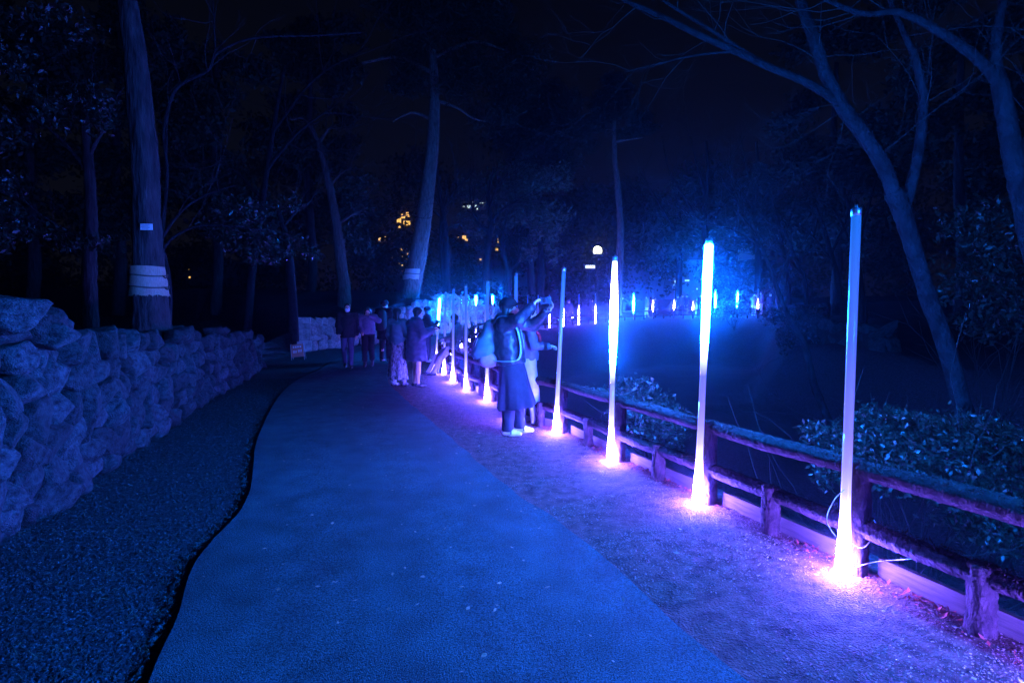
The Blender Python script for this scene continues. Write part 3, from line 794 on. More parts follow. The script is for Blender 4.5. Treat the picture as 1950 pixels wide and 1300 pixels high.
# the big pine on the left with its straw band and number plate
T1 = tree('pine_tree', 'tall straight pine behind the left wall, wrapped in a straw band', 7.5,
     [(294, 655, 84), (289, 615, 63), (285, 540, 54), (281, 430, 46), (277, 310, 44), (266, 190, 42), (256, 90, 36), (243, 0, 32), (226, -140, 29), (205, -420, 24)],
     limbs=[[(205, -420, 24), (300, -520, 16), (420, -560, 8)], [(212, -330, 20), (80, -420, 14), (-60, -470, 6)]],
     clumps_px=low_clumps(-150, 520, -700, -380, 110, 12, g0), nleaf=5000, lsize=0.16, bark='pine_bark', leafm='needles', seed=1, seg=26, rough=0.035, aspect=0.12)
def straw_band(u0, v0, u1, v1, w0, w1, Y, label, ties=2, seed=0, n=44):
    g = np.random.default_rng(seed)
    a, b = at(u0, v0, Y), at(u1, v1, Y); k = Y / F_PX / 2
    root = empty('straw_band', b, label, 'straw band', 'straw bands tied round pine trunks')
    T = np.linspace(0, 1, 9); V = []; F = []
    ang = np.arange(n) * 2 * math.pi / n
    for t in T:
        c = a + (b - a) * t - b
        pinch = 0.035 * sum(math.exp(-((t - q) / 0.06) ** 2) for q in ((0.33, 0.74) if ties == 2 else (0.5,)))
        rr = (w0 + (w1 - w0) * t) * k * (1.0 - pinch)
        r = rr * (1 + 0.012 * g.normal(0, 1, n) + 0.015 * np.sin(ang * 5 + 1))
        zz = np.zeros(n)
        if t == 1.0: zz = -np.abs(g.normal(0, 0.02, n)) * (Y / 7.5) ** 0.5
        V.append(np.stack([c[0] + r * np.cos(ang), c[1] + r * np.sin(ang), c[2] + zz], 1))
    F = [(i * n + j, i * n + (j + 1) % n, (i + 1) * n + (j + 1) % n, (i + 1) * n + j) for i in range(8) for j in range(n)]
    put('mat', mesh('mat', np.concatenate(V), F, M['straw' if ties == 2 else 'pale_straw']), root)
    fr = MB()
    for j in range(90):                                   # loose straw ends along the lower hem
        t = g.uniform(0, 6.283); r = w1 * k * 1.01
        p = np.array([r * math.cos(t), r * math.sin(t), 0.01]); q = p + [0.012 * math.cos(t) + g.normal(0, .006), 0.012 * math.sin(t), -g.uniform(0.02, 0.055)]
        s = np.array([-math.sin(t), math.cos(t), 0]) * 0.006
        fr.add([p - s, p + s, q], [(0, 1, 2)])
    o = fr.build('fringe', M['straw'], root, False); o['kind'] = 'stuff'
    for q in ((0.33, 0.74) if ties == 2 else (0.5,)):
        c = a + (b - a) * q - b; rr = (w0 + (w1 - w0) * q) * k * 1.0
        P = [[c[0] + rr * math.cos(t), c[1] + rr * math.sin(t), c[2] + 0.012 * math.sin(t * 2)] for t in np.linspace(0, 2 * math.pi, 40)]
        kn = [[c[0] + rr, c[1] - 0.02, c[2]], [c[0] + rr + 0.05, c[1] - 0.03, c[2] - 0.03], [c[0] + rr + 0.08, c[1] - 0.03, c[2] + 0.02]]
        MB().sweep(P, 0.011 * (Y / 7.5) ** 0.4, 6).sweep(smooth_line(kn, 4), 0.010, 5).build('rope', M['rope'], root)
    return root
straw_band(281, 508, 285, 561, 56, 64, 7.46, 'fringed straw band tied with two ropes on the left pine', 2, 3)
pt = empty('name_plate', at(279, 432, 7.24), 'small white printed plate fixed on the left pine trunk', 'plate')
put('panel', mesh('panel', np.concatenate(MB().box((0, 0, 0), (0.155, 0.012, 0.082), 0.06).V), MB().box((0, 0, 0), (0.1, 0.1, 0.1)).F, M['plate'], False), pt)
mb = MB()
for k in range(6):
    mb.box((-0.01 + 0.01 * math.sin(k * 2.1), -0.0085, 0.03 - k * 0.0115), (0.115 - 0.012 * (k % 3), 0.002, 0.0035), 0.06)
o = mb.build('lettering', M['ink'], pt, False)

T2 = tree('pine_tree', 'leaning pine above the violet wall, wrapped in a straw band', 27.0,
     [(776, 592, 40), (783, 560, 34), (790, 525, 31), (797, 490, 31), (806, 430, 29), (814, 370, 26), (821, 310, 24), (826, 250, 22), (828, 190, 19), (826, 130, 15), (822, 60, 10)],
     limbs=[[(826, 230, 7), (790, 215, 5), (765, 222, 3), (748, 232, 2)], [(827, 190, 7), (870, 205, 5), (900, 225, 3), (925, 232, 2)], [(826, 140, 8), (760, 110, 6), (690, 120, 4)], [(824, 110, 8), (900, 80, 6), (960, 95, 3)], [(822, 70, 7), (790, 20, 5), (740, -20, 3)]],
     clumps_px=low_clumps(690, 1010, 20, 175, 55, 17, g0, 27, 2.5) + low_clumps(700, 960, -120, 30, 70, 12, g0, 27, 3) + low_clumps(850, 1010, 170, 240, 38, 5, g0, 28, 2), nleaf=34000, lsize=0.42, bark='lamplit_bark', leafm='needles', seed=2, seg=14, rough=0.03, aspect=0.14, shell=0.2)
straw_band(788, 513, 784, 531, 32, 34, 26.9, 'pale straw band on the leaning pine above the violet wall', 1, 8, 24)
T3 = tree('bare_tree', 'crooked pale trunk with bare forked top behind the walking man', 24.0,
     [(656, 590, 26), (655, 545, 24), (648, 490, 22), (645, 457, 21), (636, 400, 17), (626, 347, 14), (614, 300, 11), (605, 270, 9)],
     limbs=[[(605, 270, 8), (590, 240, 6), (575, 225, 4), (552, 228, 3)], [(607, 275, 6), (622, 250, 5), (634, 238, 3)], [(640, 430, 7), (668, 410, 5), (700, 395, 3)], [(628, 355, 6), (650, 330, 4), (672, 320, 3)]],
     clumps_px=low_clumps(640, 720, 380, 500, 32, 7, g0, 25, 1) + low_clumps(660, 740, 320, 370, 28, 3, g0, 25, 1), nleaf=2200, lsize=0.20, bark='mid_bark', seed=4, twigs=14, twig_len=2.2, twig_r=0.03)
tree('bare_tree', 'pair-stemmed slim dark tree right of the leaning pine', 30.0,
     [(850, 560, 15), (851, 520, 13), (850, 470, 12), (846, 420, 11), (842, 395, 9), (835, 350, 6), (830, 300, 4)],
     limbs=[[(846, 545, 9), (840, 480, 8), (840, 420, 6), (850, 360, 4)], [(843, 400, 6), (860, 370, 4), (885, 345, 3)], [(846, 420, 5), (825, 402, 4), (808, 392, 2)]], seed=5, twigs=13, twig_len=3.0, twig_r=0.035)
tree('bare_tree', 'bare mottled tree with spreading forks behind the teal backpack', 31.5,
     [(924, 560, 15), (925, 520, 14), (928, 480, 13), (932, 445, 12), (935, 425, 10), (932, 400, 8), (930, 370, 6), (940, 320, 4)],
     limbs=[[(932, 440, 9), (915, 430, 7), (905, 410, 5), (898, 390, 3), (893, 350, 2)], [(934, 425, 7), (950, 405, 5), (968, 392, 4), (990, 380, 2)], [(932, 395, 5), (945, 360, 3), (968, 330, 2)]], seed=6, twigs=13, twig_len=2.8, twig_r=0.03)
tree('bare_tree', 'thin crooked tree with a low fork left of the evergreen', 33.0,
     [(966, 560, 13), (968, 525, 12), (965, 505, 10), (958, 480, 8), (957, 450, 7), (961, 430, 5), (966, 400, 3)],
     limbs=[[(968, 525, 9), (975, 510, 7), (985, 500, 4), (992, 470, 2)], [(958, 480, 5), (950, 455, 3), (948, 430, 2)]], seed=7, twigs=14, twig_len=2.0, twig_r=0.03)
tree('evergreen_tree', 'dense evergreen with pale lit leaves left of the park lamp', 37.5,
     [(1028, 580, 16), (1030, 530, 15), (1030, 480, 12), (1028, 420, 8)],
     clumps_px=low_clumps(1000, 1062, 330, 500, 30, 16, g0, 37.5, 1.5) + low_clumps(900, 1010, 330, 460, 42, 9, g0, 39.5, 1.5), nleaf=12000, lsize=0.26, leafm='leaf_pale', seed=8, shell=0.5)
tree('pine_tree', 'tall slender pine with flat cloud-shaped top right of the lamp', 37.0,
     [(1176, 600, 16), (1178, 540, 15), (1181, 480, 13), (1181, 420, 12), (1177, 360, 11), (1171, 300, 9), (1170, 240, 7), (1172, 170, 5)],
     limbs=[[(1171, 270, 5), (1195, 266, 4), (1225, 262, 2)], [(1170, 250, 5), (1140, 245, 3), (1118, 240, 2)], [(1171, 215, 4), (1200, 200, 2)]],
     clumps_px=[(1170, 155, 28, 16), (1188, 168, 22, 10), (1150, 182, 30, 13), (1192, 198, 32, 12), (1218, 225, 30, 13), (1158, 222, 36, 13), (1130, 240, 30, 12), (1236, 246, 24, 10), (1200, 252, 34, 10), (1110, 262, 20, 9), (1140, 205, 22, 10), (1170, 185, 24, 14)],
     nleaf=15000, lsize=0.45, bark='lamplit_bark', leafm='needles', seed=9, aspect=0.12, shell=0.0)
tree('pine_tree', 'dark pine whose layered boughs reach right behind the evergreen', 42.0,
     [(1012, 560, 14), (1010, 480, 13), (1008, 400, 12), (1002, 320, 10), (996, 250, 8), (990, 190, 5)],
     limbs=[[(1003, 320, 6), (1050, 310, 4), (1100, 300, 2)], [(998, 270, 6), (1050, 240, 4), (1090, 220, 2)], [(996, 250, 5), (960, 230, 3)]],
     clumps_px=low_clumps(960, 1110, 190, 320, 40, 20, g0, 42, 2) + [(1120, 280, 30, 12), (1105, 240, 30, 12), (1085, 195, 34, 14), (1040, 165, 40, 16)], nleaf=26000, lsize=0.5, bark='pine_bark', leafm='needles', seed=10, aspect=0.14, shell=0.2)

# the leaning pale tree on the right, rooted down in the hollow
tree('leaning_tree', 'pale forked tree leaning left behind the nearest light tube', 6.2,
     [(1945, 1200, 60), (1915, 1110, 46), (1888, 1000, 42), (1862, 890, 41), (1836, 790, 40), (1802, 665, 38), (1765, 560, 37), (1737, 470, 37), (1716, 400, 40), (1700, 365, 40)],
     limbs=[[(1708, 390, 34), (1688, 330, 33), (1650, 265, 33), (1605, 205, 32), (1572, 140, 29), (1552, 80, 27), (1530, 20, 25), (1515, -40, 22), (1490, -140, 16)],
            [(1592, 192, 22), (1562, 172, 20), (1520, 150, 18), (1465, 128, 17), (1400, 98, 16), (1330, 66, 14), (1260, 32, 12), (1205, 8, 10), (1150, -20, 7)],
            [(1475, 130, 9), (1420, 100, 9), (1360, 62, 8), (1300, 25, 7), (1245, -10, 5)],
            [(1714, 400, 18), (1690, 345, 17), (1660, 275, 15), (1625, 225, 12), (1590, 196, 8)],
            [(1720, 410, 27), (1735, 355, 25), (1747, 300, 23), (1757, 230, 22), (1757, 170, 20), (1742, 110, 16), (1716, 50, 12), (1692, -5, 9)],
            [(1400, 98, 7), (1330, 105, 5), (1250, 122, 3), (1190, 138, 2)]],
     bark='smooth_bark', seed=11, seg=18, rough=0.05, twigs=34, twig_len=1.0, twig_r=0.006, tdepth=3, slim=0.74)
tree('leaning_tree', 'big tree at the right edge with one bough arching over the top', 5.6,
     [(2075, 1000, 60), (2040, 800, 54), (2010, 640, 50), (1980, 520, 46), (1958, 430, 43), (1940, 350, 41), (1926, 280, 39), (1914, 210, 36), (1905, 165, 33), (1895, 120, 26), (1900, 60, 20), (1915, -20, 14)],
     limbs=[[(1905, 165, 26), (1880, 130, 23), (1830, 88, 20), (1775, 52, 17), (1730, 30, 15), (1700, 22, 14), (1650, 27, 12), (1600, 12, 10), (1550, -12, 8)],
            [(1930, 300, 12), (1965, 240, 10), (1990, 180, 7)]],
     bark='smooth_bark', seed=12, seg=18, rough=0.05, twigs=22, twig_len=1.0, twig_r=0.006, tdepth=3, slim=0.80)
tree('young_tree', 'thin dark crooked stem rising in the hollow left of the nearest tube', 9.2,
     [(1588, 830, 17), (1573, 790, 15), (1552, 740, 14), (1541, 695, 13), (1533, 660, 12), (1512, 620, 11), (1495, 590, 10), (1478, 545, 8), (1462, 500, 7), (1440, 450, 5), (1400, 400, 4)],
     limbs=[[(1478, 545, 5), (1500, 490, 4), (1508, 440, 3)], [(1450, 470, 4), (1400, 440, 3), (1350, 425, 2)]], seed=13, seg=9, twigs=16, twig_len=1.2, twig_r=0.009)
for k, (u, vb, vt, w, Yd, lab) in enumerate([(1592, 560, 420, 12, 23.0, 'bare slim tree on the right bank, nearest to the pale leaning tree'),
                                            (1530, 560, 455, 9, 24.5, 'moss-flecked bare trunk on the right bank, second from the bright tubes'),
                                            (1498, 560, 380, 8, 27.0, 'bare curving tree standing in front of the little white gabled house'),
                                            (1640, 600, 380, 12, 20.0, 'dark bare trunk just right of the nearest tube top')]):
    tree('bare_tree', lab, Yd, [(u + 6, vb + 20, w), (u + 2, vb - 30, w * .9), (u - 8, (vb + vt) / 2, w * .8), (u - 22, vt + 20, w * .6), (u - 40, vt - 30, w * .4)],
         limbs=[[(u - 10, (vb + vt) / 2 - 5, w * .5), (u + 15, vt + 10, w * .35), (u + 30, vt - 50, 2)], [(u - 6, (vb + vt) / 2 + 10, w * .4), (u - 45, vt + 30, w * .3), (u - 80, vt, 2)]],
         seed=20 + k, seg=8, twigs=10, twig_len=2.2, twig_r=0.016)

# left side trees behind the wall
tree('dark_tree', 'dim dark trunk with scattered glinting leaves left of the straw-banded pine', 11.5,
     [(176, 660, 30), (172, 600, 27), (170, 520, 25), (174, 430, 22), (170, 330, 18), (160, 220, 14)],
     limbs=[[(172, 470, 8), (130, 440, 6), (90, 420, 4)], [(170, 330, 9), (110, 260, 6), (40, 210, 4)], [(168, 300, 8), (210, 220, 5)]],
     clumps_px=low_clumps(-40, 230, 330, 500, 48, 9, g0, 11.5, 1) + low_clumps(-40, 215, 30, 300, 55, 12, g0, 11.5, 1), nleaf=5200, lsize=0.13, bark='pine_bark', seed=31, seg=10, twigs=10, twig_len=1.5)
tree('dark_tree', 'leafy dark tree between the banded pine and the crooked pale trunk', 15.0,
     [(560, 650, 20), (556, 560, 18), (548, 470, 14), (530, 400, 9)],
     limbs=[[(548, 470, 7), (500, 430, 5), (460, 410, 3)], [(540, 430, 6), (575, 390, 4)]],
     clumps_px=low_clumps(420, 590, 385, 500, 36, 13, g0, 15, 1), nleaf=4200, lsize=0.15, seed=32, seg=8, twigs=10, twig_len=1.6)
tree('bare_tree', 'bare tree with long curving branches right behind the banded pine', 9.5,
     [(318, 650, 13), (322, 560, 12), (314, 500, 11), (306, 470, 9), (308, 450, 8)],
     limbs=[[(306, 480, 6), (330, 452, 5), (372, 432, 4), (430, 430, 3), (500, 438, 2)], [(308, 455, 6), (330, 420, 5), (360, 390, 4), (400, 368, 3), (450, 352, 2)],
            [(308, 450, 7), (318, 330, 6), (312, 250, 6), (335, 170, 6), (395, 135, 5), (410, 105, 5), (455, 80, 4), (510, 70, 4), (600, 68, 3), (690, 62, 2)], [(410, 105, 4), (408, 50, 3), (405, -10, 2)], [(316, 300, 4), (316, 245, 3), (300, 232, 2)]],
     seed=33, seg=8, twigs=24, twig_len=1.0, twig_r=0.008)
tree('bare_tree', 'bare tree with twigs crossing the sky left of the leaning pine', 20.0,
     [(470, 640, 16), (480, 520, 14), (500, 380, 11), (520, 250, 8), (540, 130, 5)],
     limbs=[[(510, 320, 7), (570, 250, 5), (640, 200, 3)], [(520, 250, 6), (600, 150, 4), (700, 90, 3)], [(500, 380, 6), (440, 320, 4), (380, 300, 2)]], seed=34, seg=8, twigs=16, twig_len=2.6, twig_r=0.025)

# near-black evergreens massed behind the left wall and above the bend
for k, (u, Yd, v0, v1, ru, w, lab) in enumerate([(60, 24.0, -60, 470, 120, 22, 'dark evergreen mass at the far left behind the leaf-glinting trunk'),
                                              (225, 27.0, -80, 440, 110, 22, 'dark evergreen directly behind the left banded pine'),
                                              (410, 26.0, 60, 470, 95, 20, 'dark evergreen between the banded pine and the leafy dark tree'),
                                              (590, 33.0, 40, 420, 80, 18, 'dark evergreen behind the crooked pale trunk'),
                                              (1590, 33.0, 60, 470, 110, 20, 'dark evergreen rising behind the nearest tube top'),
                                              (1830, 24.0, -40, 430, 130, 22, 'dark evergreen behind the pale leaning tree on the right')]):
    gk = np.random.default_rng(200 + k)
    tree('evergreen_tree', lab, Yd, [(u, 600, w), (u + 5, 480, w * .9), (u - 4, 330, w * .7), (u + 3, max(v0, 0) + 60, w * .4)],
         clumps_px=low_clumps(u - ru, u + ru, v0, v1, ru * .5, 22, gk, Yd, 2.5), nleaf=15000, lsize=0.32, bark='pine_bark', leafm='far_leaf', seed=200 + k, seg=8, aspect=0.5, shell=0.2)

# shrubs
def shrub(label, clumps, n, lsize, loc, seed, leafm='leaf', aspect=0.42, stems=14):
    g = np.random.default_rng(seed)
    root = empty('shrub', loc, label, 'shrub')
    lines = []
    for k in range(stems):
        c, r = clumps[k % len(clumps)]
        tgt = np.asarray(c) + g.normal(0, 0.6, 3) * np.asarray(r)
        twig_lines(np.asarray(loc) + g.normal(0, 0.06, 3), tgt - loc, np.linalg.norm(tgt - loc) * 0.8, 0.010, 1, g, 0.5, lines, 0.02)
    put('stems', twigs_mesh('stems', [(p - loc, r) for p, r in lines], M['bare_bark']), root)['kind'] = 'stuff'
    C = clump_points(clumps, n, g, 0.45)
    put('foliage', leaf_mesh('foliage', C - loc, lsize, M[leafm], g, aspect, up=0.9), root)['kind'] = 'stuff'
    return root
def cpx(u, v, ru, rv, Y): k = Y / F_PX; return (at(u, v, Y), (ru * k, max(ru, rv) * k, rv * k))
def root_at(u, Y): p = at(u, 600, Y); return np.array([p[0], p[1], h1(p[0], p[1])])
shrub('leafy shrub poking through the log fence between second and third tubes',
      [cpx(1170, 745, 42, 28, 6.4), cpx(1215, 750, 48, 36, 6.3), cpx(1255, 775, 48, 40, 6.2), cpx(1200, 800, 50, 40, 6.2), cpx(1245, 825, 50, 36, 6.0), cpx(1290, 810, 28, 40, 6.3)], 4200, 0.062, root_at(1230, 6.25), 41)
shrub('large glossy-leaved shrub behind the fence right of the nearest tube',
      [cpx(1570, 830, 48, 40, 4.9), cpx(1620, 860, 60, 50, 4.7), cpx(1690, 810, 75, 45, 5.0), cpx(1690, 880, 80, 60, 4.6), cpx(1780, 840, 80, 55, 5.0), cpx(1860, 830, 85, 50, 5.2), cpx(1800, 920, 90, 60, 4.6), cpx(1920, 900, 90, 70, 4.9), cpx(1580, 900, 40, 40, 4.6), cpx(1900, 1000, 90, 60, 4.4)], 13000, 0.055, root_at(1760, 4.9), 42, stems=22)
shrub('tall shrub with blue-lit leaves at the right edge under the big tree',
      [cpx(1840, 430, 50, 50, 9.0), cpx(1900, 420, 60, 45, 9.0), cpx(1880, 500, 70, 55, 9.0), cpx(1940, 520, 60, 70, 9.2), cpx(1830, 540, 50, 45, 9.0), cpx(1900, 600, 80, 60, 9.3), cpx(1990, 440, 60, 80, 9.3)], 5200, 0.11, root_at(1890, 9.0), 43, stems=16)
shrub('round teal-lit shrub on the far bank beside the cyan tubes',
      [cpx(1385, 590, 20, 14, 36.6), cpx(1405, 585, 20, 14, 36.6), cpx(1420, 592, 14, 12, 36.6), cpx(1378, 602, 10, 8, 36.4)], 1500, 0.22, root_at(1398, 36.6), 44, leafm='leaf_pale')
shrub('dark clipped hedge in front of the little white gabled house',
      [cpx(1385 + 15 * k, 532 + 6 * (k % 2), 20, 36, 45.5) for k in range(8)], 5200, 0.26, root_at(1430, 45.5), 47)
shrub('low scrubby bush on the right bank under the curving bare tree',
      [cpx(1470, 600, 26, 22, 26), cpx(1500, 610, 30, 24, 24), cpx(1540, 600, 34, 20, 23), cpx(1520, 650, 40, 36, 21), cpx(1580, 640, 36, 30, 20)], 3600, 0.17, root_at(1520, 23), 45)
shrub('dark undergrowth bush left of the fence foot behind the camera woman',
      [cpx(905, 640, 18, 22, 13.5), cpx(915, 665, 14, 16, 12.5), cpx(895, 660, 12, 14, 13.5), cpx(880, 640, 10, 14, 15)], 1500, 0.09, root_at(915, 13), 46)
lines = []
g = np.random.default_rng(77)
for k in range(6):                                  # bare twigs sticking out of the hollow on the right
    s = at(g.uniform(1640, 1960), g.uniform(760, 980), g.uniform(5.2, 7.0))
    twig_lines(s, np.array([g.choice((-1, 1)) * g.uniform(0.6, 1), g.normal(0, .3), g.uniform(-0.1, 0.3)]), g.uniform(0.5, 1.2), 0.008, 3, g, 0.55, lines, 0.0)
tw = empty('bare_shrub', root_at(1800, 6.2), 'leafless twiggy shrub spreading sideways in front of the pale trunk', 'shrub')
put('twigs', twigs_mesh('twigs', [(p - np.array(tw.location), r) for p, r in lines], M['smooth_bark']), tw)['kind'] = 'stuff'

# distant wood round the park, one dark mass with an uneven skyline
g = np.random.default_rng(90); C = []; cl = []
for k in range(165):
    u = g.uniform(-60, 2010); Yd = g.uniform(50, 66)
    sky = np.interp(u, [-500, 0, 640, 700, 740, 800, 1000, 1060, 1180, 1290, 1400, 1480, 1600, 2500], [-300, -250, 40, 330, 420, 200, 230, 360, 360, 330, 250, 60, -150, -300])
    v = g.uniform(max(sky + 20, 600 - 300 * 66 / Yd * 0.95), 580)
    k_ = Yd / F_PX
    cl.append((at(u, v, Yd), (70 * k_, 3.0, 45 * k_)))
C = clump_points(cl, 75000, g, 0.2)
tag(put('woodland', leaf_mesh('woodland', C, 0.48, M['far_leaf'], g, 0.6)), 'dark distant woodland closing off the park behind the far bank', 'woodland', kind='stuff')
for k, (u, v, Yd, w, lab) in enumerate([(1345, 330, 46, 16, 'dark bare tree silhouetted against the faint glow right of the slender pine'), (1440, 330, 44, 14, 'dark spreading tree above the little white gabled house'), (1290, 420, 48, 12, 'dim bare tree between the slender pine and the bright blue tube')]):
    tree('bare_tree', lab, Yd, [(u, 600, w), (u + 4, 500, w * .9), (u - 4, 420, w * .7), (u + 3, v, w * .5), (u, v - 60, w * .3)],
         limbs=[[(u, 450, w * .5), (u - 40, 380, w * .35), (u - 70, 330, 2)], [(u, 430, w * .5), (u + 45, 370, w * .35), (u + 80, 310, 2)], [(u, 380, w * .4), (u - 20, 310, 3), (u - 30, 260, 2)]],
         seed=50 + k, seg=6, twigs=12, twig_len=4.0, twig_r=0.03, clumps_px=low_clumps(u - 60, u + 60, v, 480, 40, 8, g0, Yd, 2), nleaf=3000, lsize=0.4)

# ------------------------------------------------------------------ ground cover: pebbles, needles, fallen leaves
def scatter_pebbles(n, sampler, name, m, s0, s1, seed):
    g = np.random.default_rng(seed)
    P = sampler(n, g); n = len(P)
    O = np.array([[1, 0, 0], [-1, 0, 0], [0, 1, 0], [0, -1, 0], [0, 0, 1], [0, 0, -1]], float)
    T = np.array([[0, 2, 4], [2, 1, 4], [1, 3, 4], [3, 0, 4], [2, 0, 5], [1, 2, 5], [3, 1, 5], [0, 3, 5]])
    s = (s0 * (s1 / s0) ** (g.uniform(0, 1, n) ** 2.2))[:, None, None]
    V = O[None] * s * g.uniform(0.55, 1.1, (n, 6, 1)) * np.array([1, 1, 0.6])
    a = g.uniform(0, 6.28, n); c, sn = np.cos(a), np.sin(a)
    Vx = V[..., 0] * c[:, None] - V[..., 1] * sn[:, None]; Vy = V[..., 0] * sn[:, None] + V[..., 1] * c[:, None]
    V = np.stack([Vx, Vy, V[..., 2]], -1) + P[:, None, :] + np.array([0, 0, 1.0]) * s * 0.25
    F = (T[None] + (np.arange(n) * 6)[:, None, None]).reshape(-1, 3)
    return put(name, mesh(name, V.reshape(-1, 3), F, m, False))
def verge_pts(n, g):
    """on the gravel verge, denser where it lies near the viewer"""
    k = (g.uniform(0, 1, n) ** 2.0) * 0.5 * (len(iv) - 2) + 6
    i = np.clip(k.astype(int), 0, len(iv) - 2); f = (k - i)[:, None]
    q = iv[i] + (iv[i + 1] - iv[i]) * f
    j = np.clip(id_[i].astype(int), 0, len(pr) - 2)
    pe = pr[j] + (pr[j + 1] - pr[j]) * ((id_[i] - j) + (id_[i + 1] - id_[i]) * (k - i))[:, None]
    t = g.uniform(-0.05, 0.92, n)[:, None]
    p = pe + (q - pe) * t
    return np.column_stack([p, VERGE_Z(p[:, 0], p[:, 1])])
tag(scatter_pebbles(60000, verge_pts, 'gravel', M['pebble'], 0.0018, 0.0085, 5), kind='stuff')
def soil_pts(n, g):
    y = 1.6 + 10.5 * g.uniform(0, 1, n) ** 1.7
    xl = np.interp(y, WALL_A[:, 1], WALL_A[:, 0]); xr = np.interp(y, pl[:, 1], pl[:, 0])
    x = xl + (xr - xl) * g.uniform(0, 1, n)
    return np.column_stack([x, y, H(x, y)])
tag(scatter_pebbles(60000, soil_pts, 'soil_crumbs', M['crumb'], 0.003, 0.014, 6), kind='stuff')
def needles(n, sampler, name, m, length, width, seed, flat=0.25):
    g = np.random.default_rng(seed)
    P = sampler(n, g); n = len(P); a = g.uniform(0, 6.28, n); L = length * g.uniform(0.5, 1.5, n)
    d = np.stack([np.cos(a), np.sin(a), g.normal(0, flat, n)], 1) * L[:, None] / 2
    s = np.stack([-np.sin(a), np.cos(a), g.normal(0, 0.3, n)], 1) * (width * g.uniform(0.6, 1.4, n))[:, None]
    c = P + np.array([0, 0, 1.0]) * (np.abs(d[:, 2:3]) + 0.004)
    V = np.stack([c - d, c + s, c + d, c - s], 1).reshape(-1, 3)
    return put(name, mesh(name, V, np.arange(4 * n).reshape(n, 4), m, False))
tag(needles(3500, soil_pts, 'pine_needles', M['needle'], 0.05, 0.0014, 8), kind='stuff')
tag(needles(900, verge_pts, 'pine_needles', M['needle'], 0.06, 0.0014, 9, 0.08), kind='stuff')
def edge_pts(n, g):
    i = g.integers(3, 12, n); f = g.uniform(0, 1, n)[:, None]
    p, q = near_fence[i], near_fence[i + 1]
    d = (q - p) / np.linalg.norm(q - p, axis=1)[:, None]; nr = np.stack([d[:, 1], -d[:, 0]], 1)
    x = p + (q - p) * f + nr * (0.06 - np.abs(g.normal(0, 0.075, n)))[:, None]
    keep = pnoise(np.column_stack([x, 0 * x[:, 0]]), 5, 2) > -0.25
    x = x[keep]
    return np.column_stack([x, H(x[:, 0], x[:, 1]) + 0.006])
tag(needles(2600, edge_pts, 'fallen_leaves', M['red_leaf'], 0.022, 0.006, 12, 0.5), kind='stuff')
def path_pts(n, g):
    i = g.integers(8, len(pl) // 2, n); t = g.uniform(0.02, 0.98, n); p = pl[i] + (pr[i] - pl[i]) * t[:, None]
    return np.column_stack([p, H(p[:, 0], p[:, 1]) + 0.022 + 0.022 * (1 - t)])
tag(needles(160, path_pts, 'fallen_leaves', M['straw'], 0.028, 0.007, 15, 0.15), kind='stuff')
def rim_pts(n, g):
    i = g.integers(0, len(pl) // 2, n); f = g.uniform(0, 1, n)[:, None]; p = pl[i] + (pl[i + 1] - pl[i]) * f
    p = p + np.column_stack([-0.03 + 0.035 * g.normal(0, 1, n), 0 * f])
    return np.column_stack([p, H(p[:, 0], p[:, 1]) + 0.012 * g.uniform(0, 1, n)])
tag(scatter_pebbles(9000, rim_pts, 'asphalt_crumbs', M['asphalt'], 0.004, 0.026, 16), kind='stuff')
def verge_leaf(n, g): return verge_pts(n, g) + [0, 0, 0.004]
tag(needles(70, verge_leaf, 'fallen_leaves', M['straw'], 0.035, 0.010, 13, 0.2), kind='stuff')
def moss_pts(n, g):
    i = g.integers(3, 8, n); f = g.uniform(0.08, 0.95, n)[:, None]
    p, q = near_fence[i], near_fence[i + 1]; x = p + (q - p) * f
    top = g.uniform(0, 1, n) > 0.6
    a = g.normal(1.9, 0.7, n); d = (q - p) / np.linalg.norm(q - p, axis=1)[:, None]; nr = np.stack([d[:, 1], -d[:, 0]], 1)
    r = 0.055
    x = x + nr * (np.cos(a) * r)[:, None]
    keep = pnoise(np.column_stack([x, 0 * x[:, 0]]), 6, 4) > 0.1
    return np.column_stack([x, np.where(top, 0.60, 0.27) + np.sin(a) * r + 0.002])[keep]
tag(needles(6000, moss_pts, 'moss', M['moss'], 0.010, 0.004, 14, 0.9), 'brown moss tufts growing along the near fence rails', 'moss', kind='stuff')

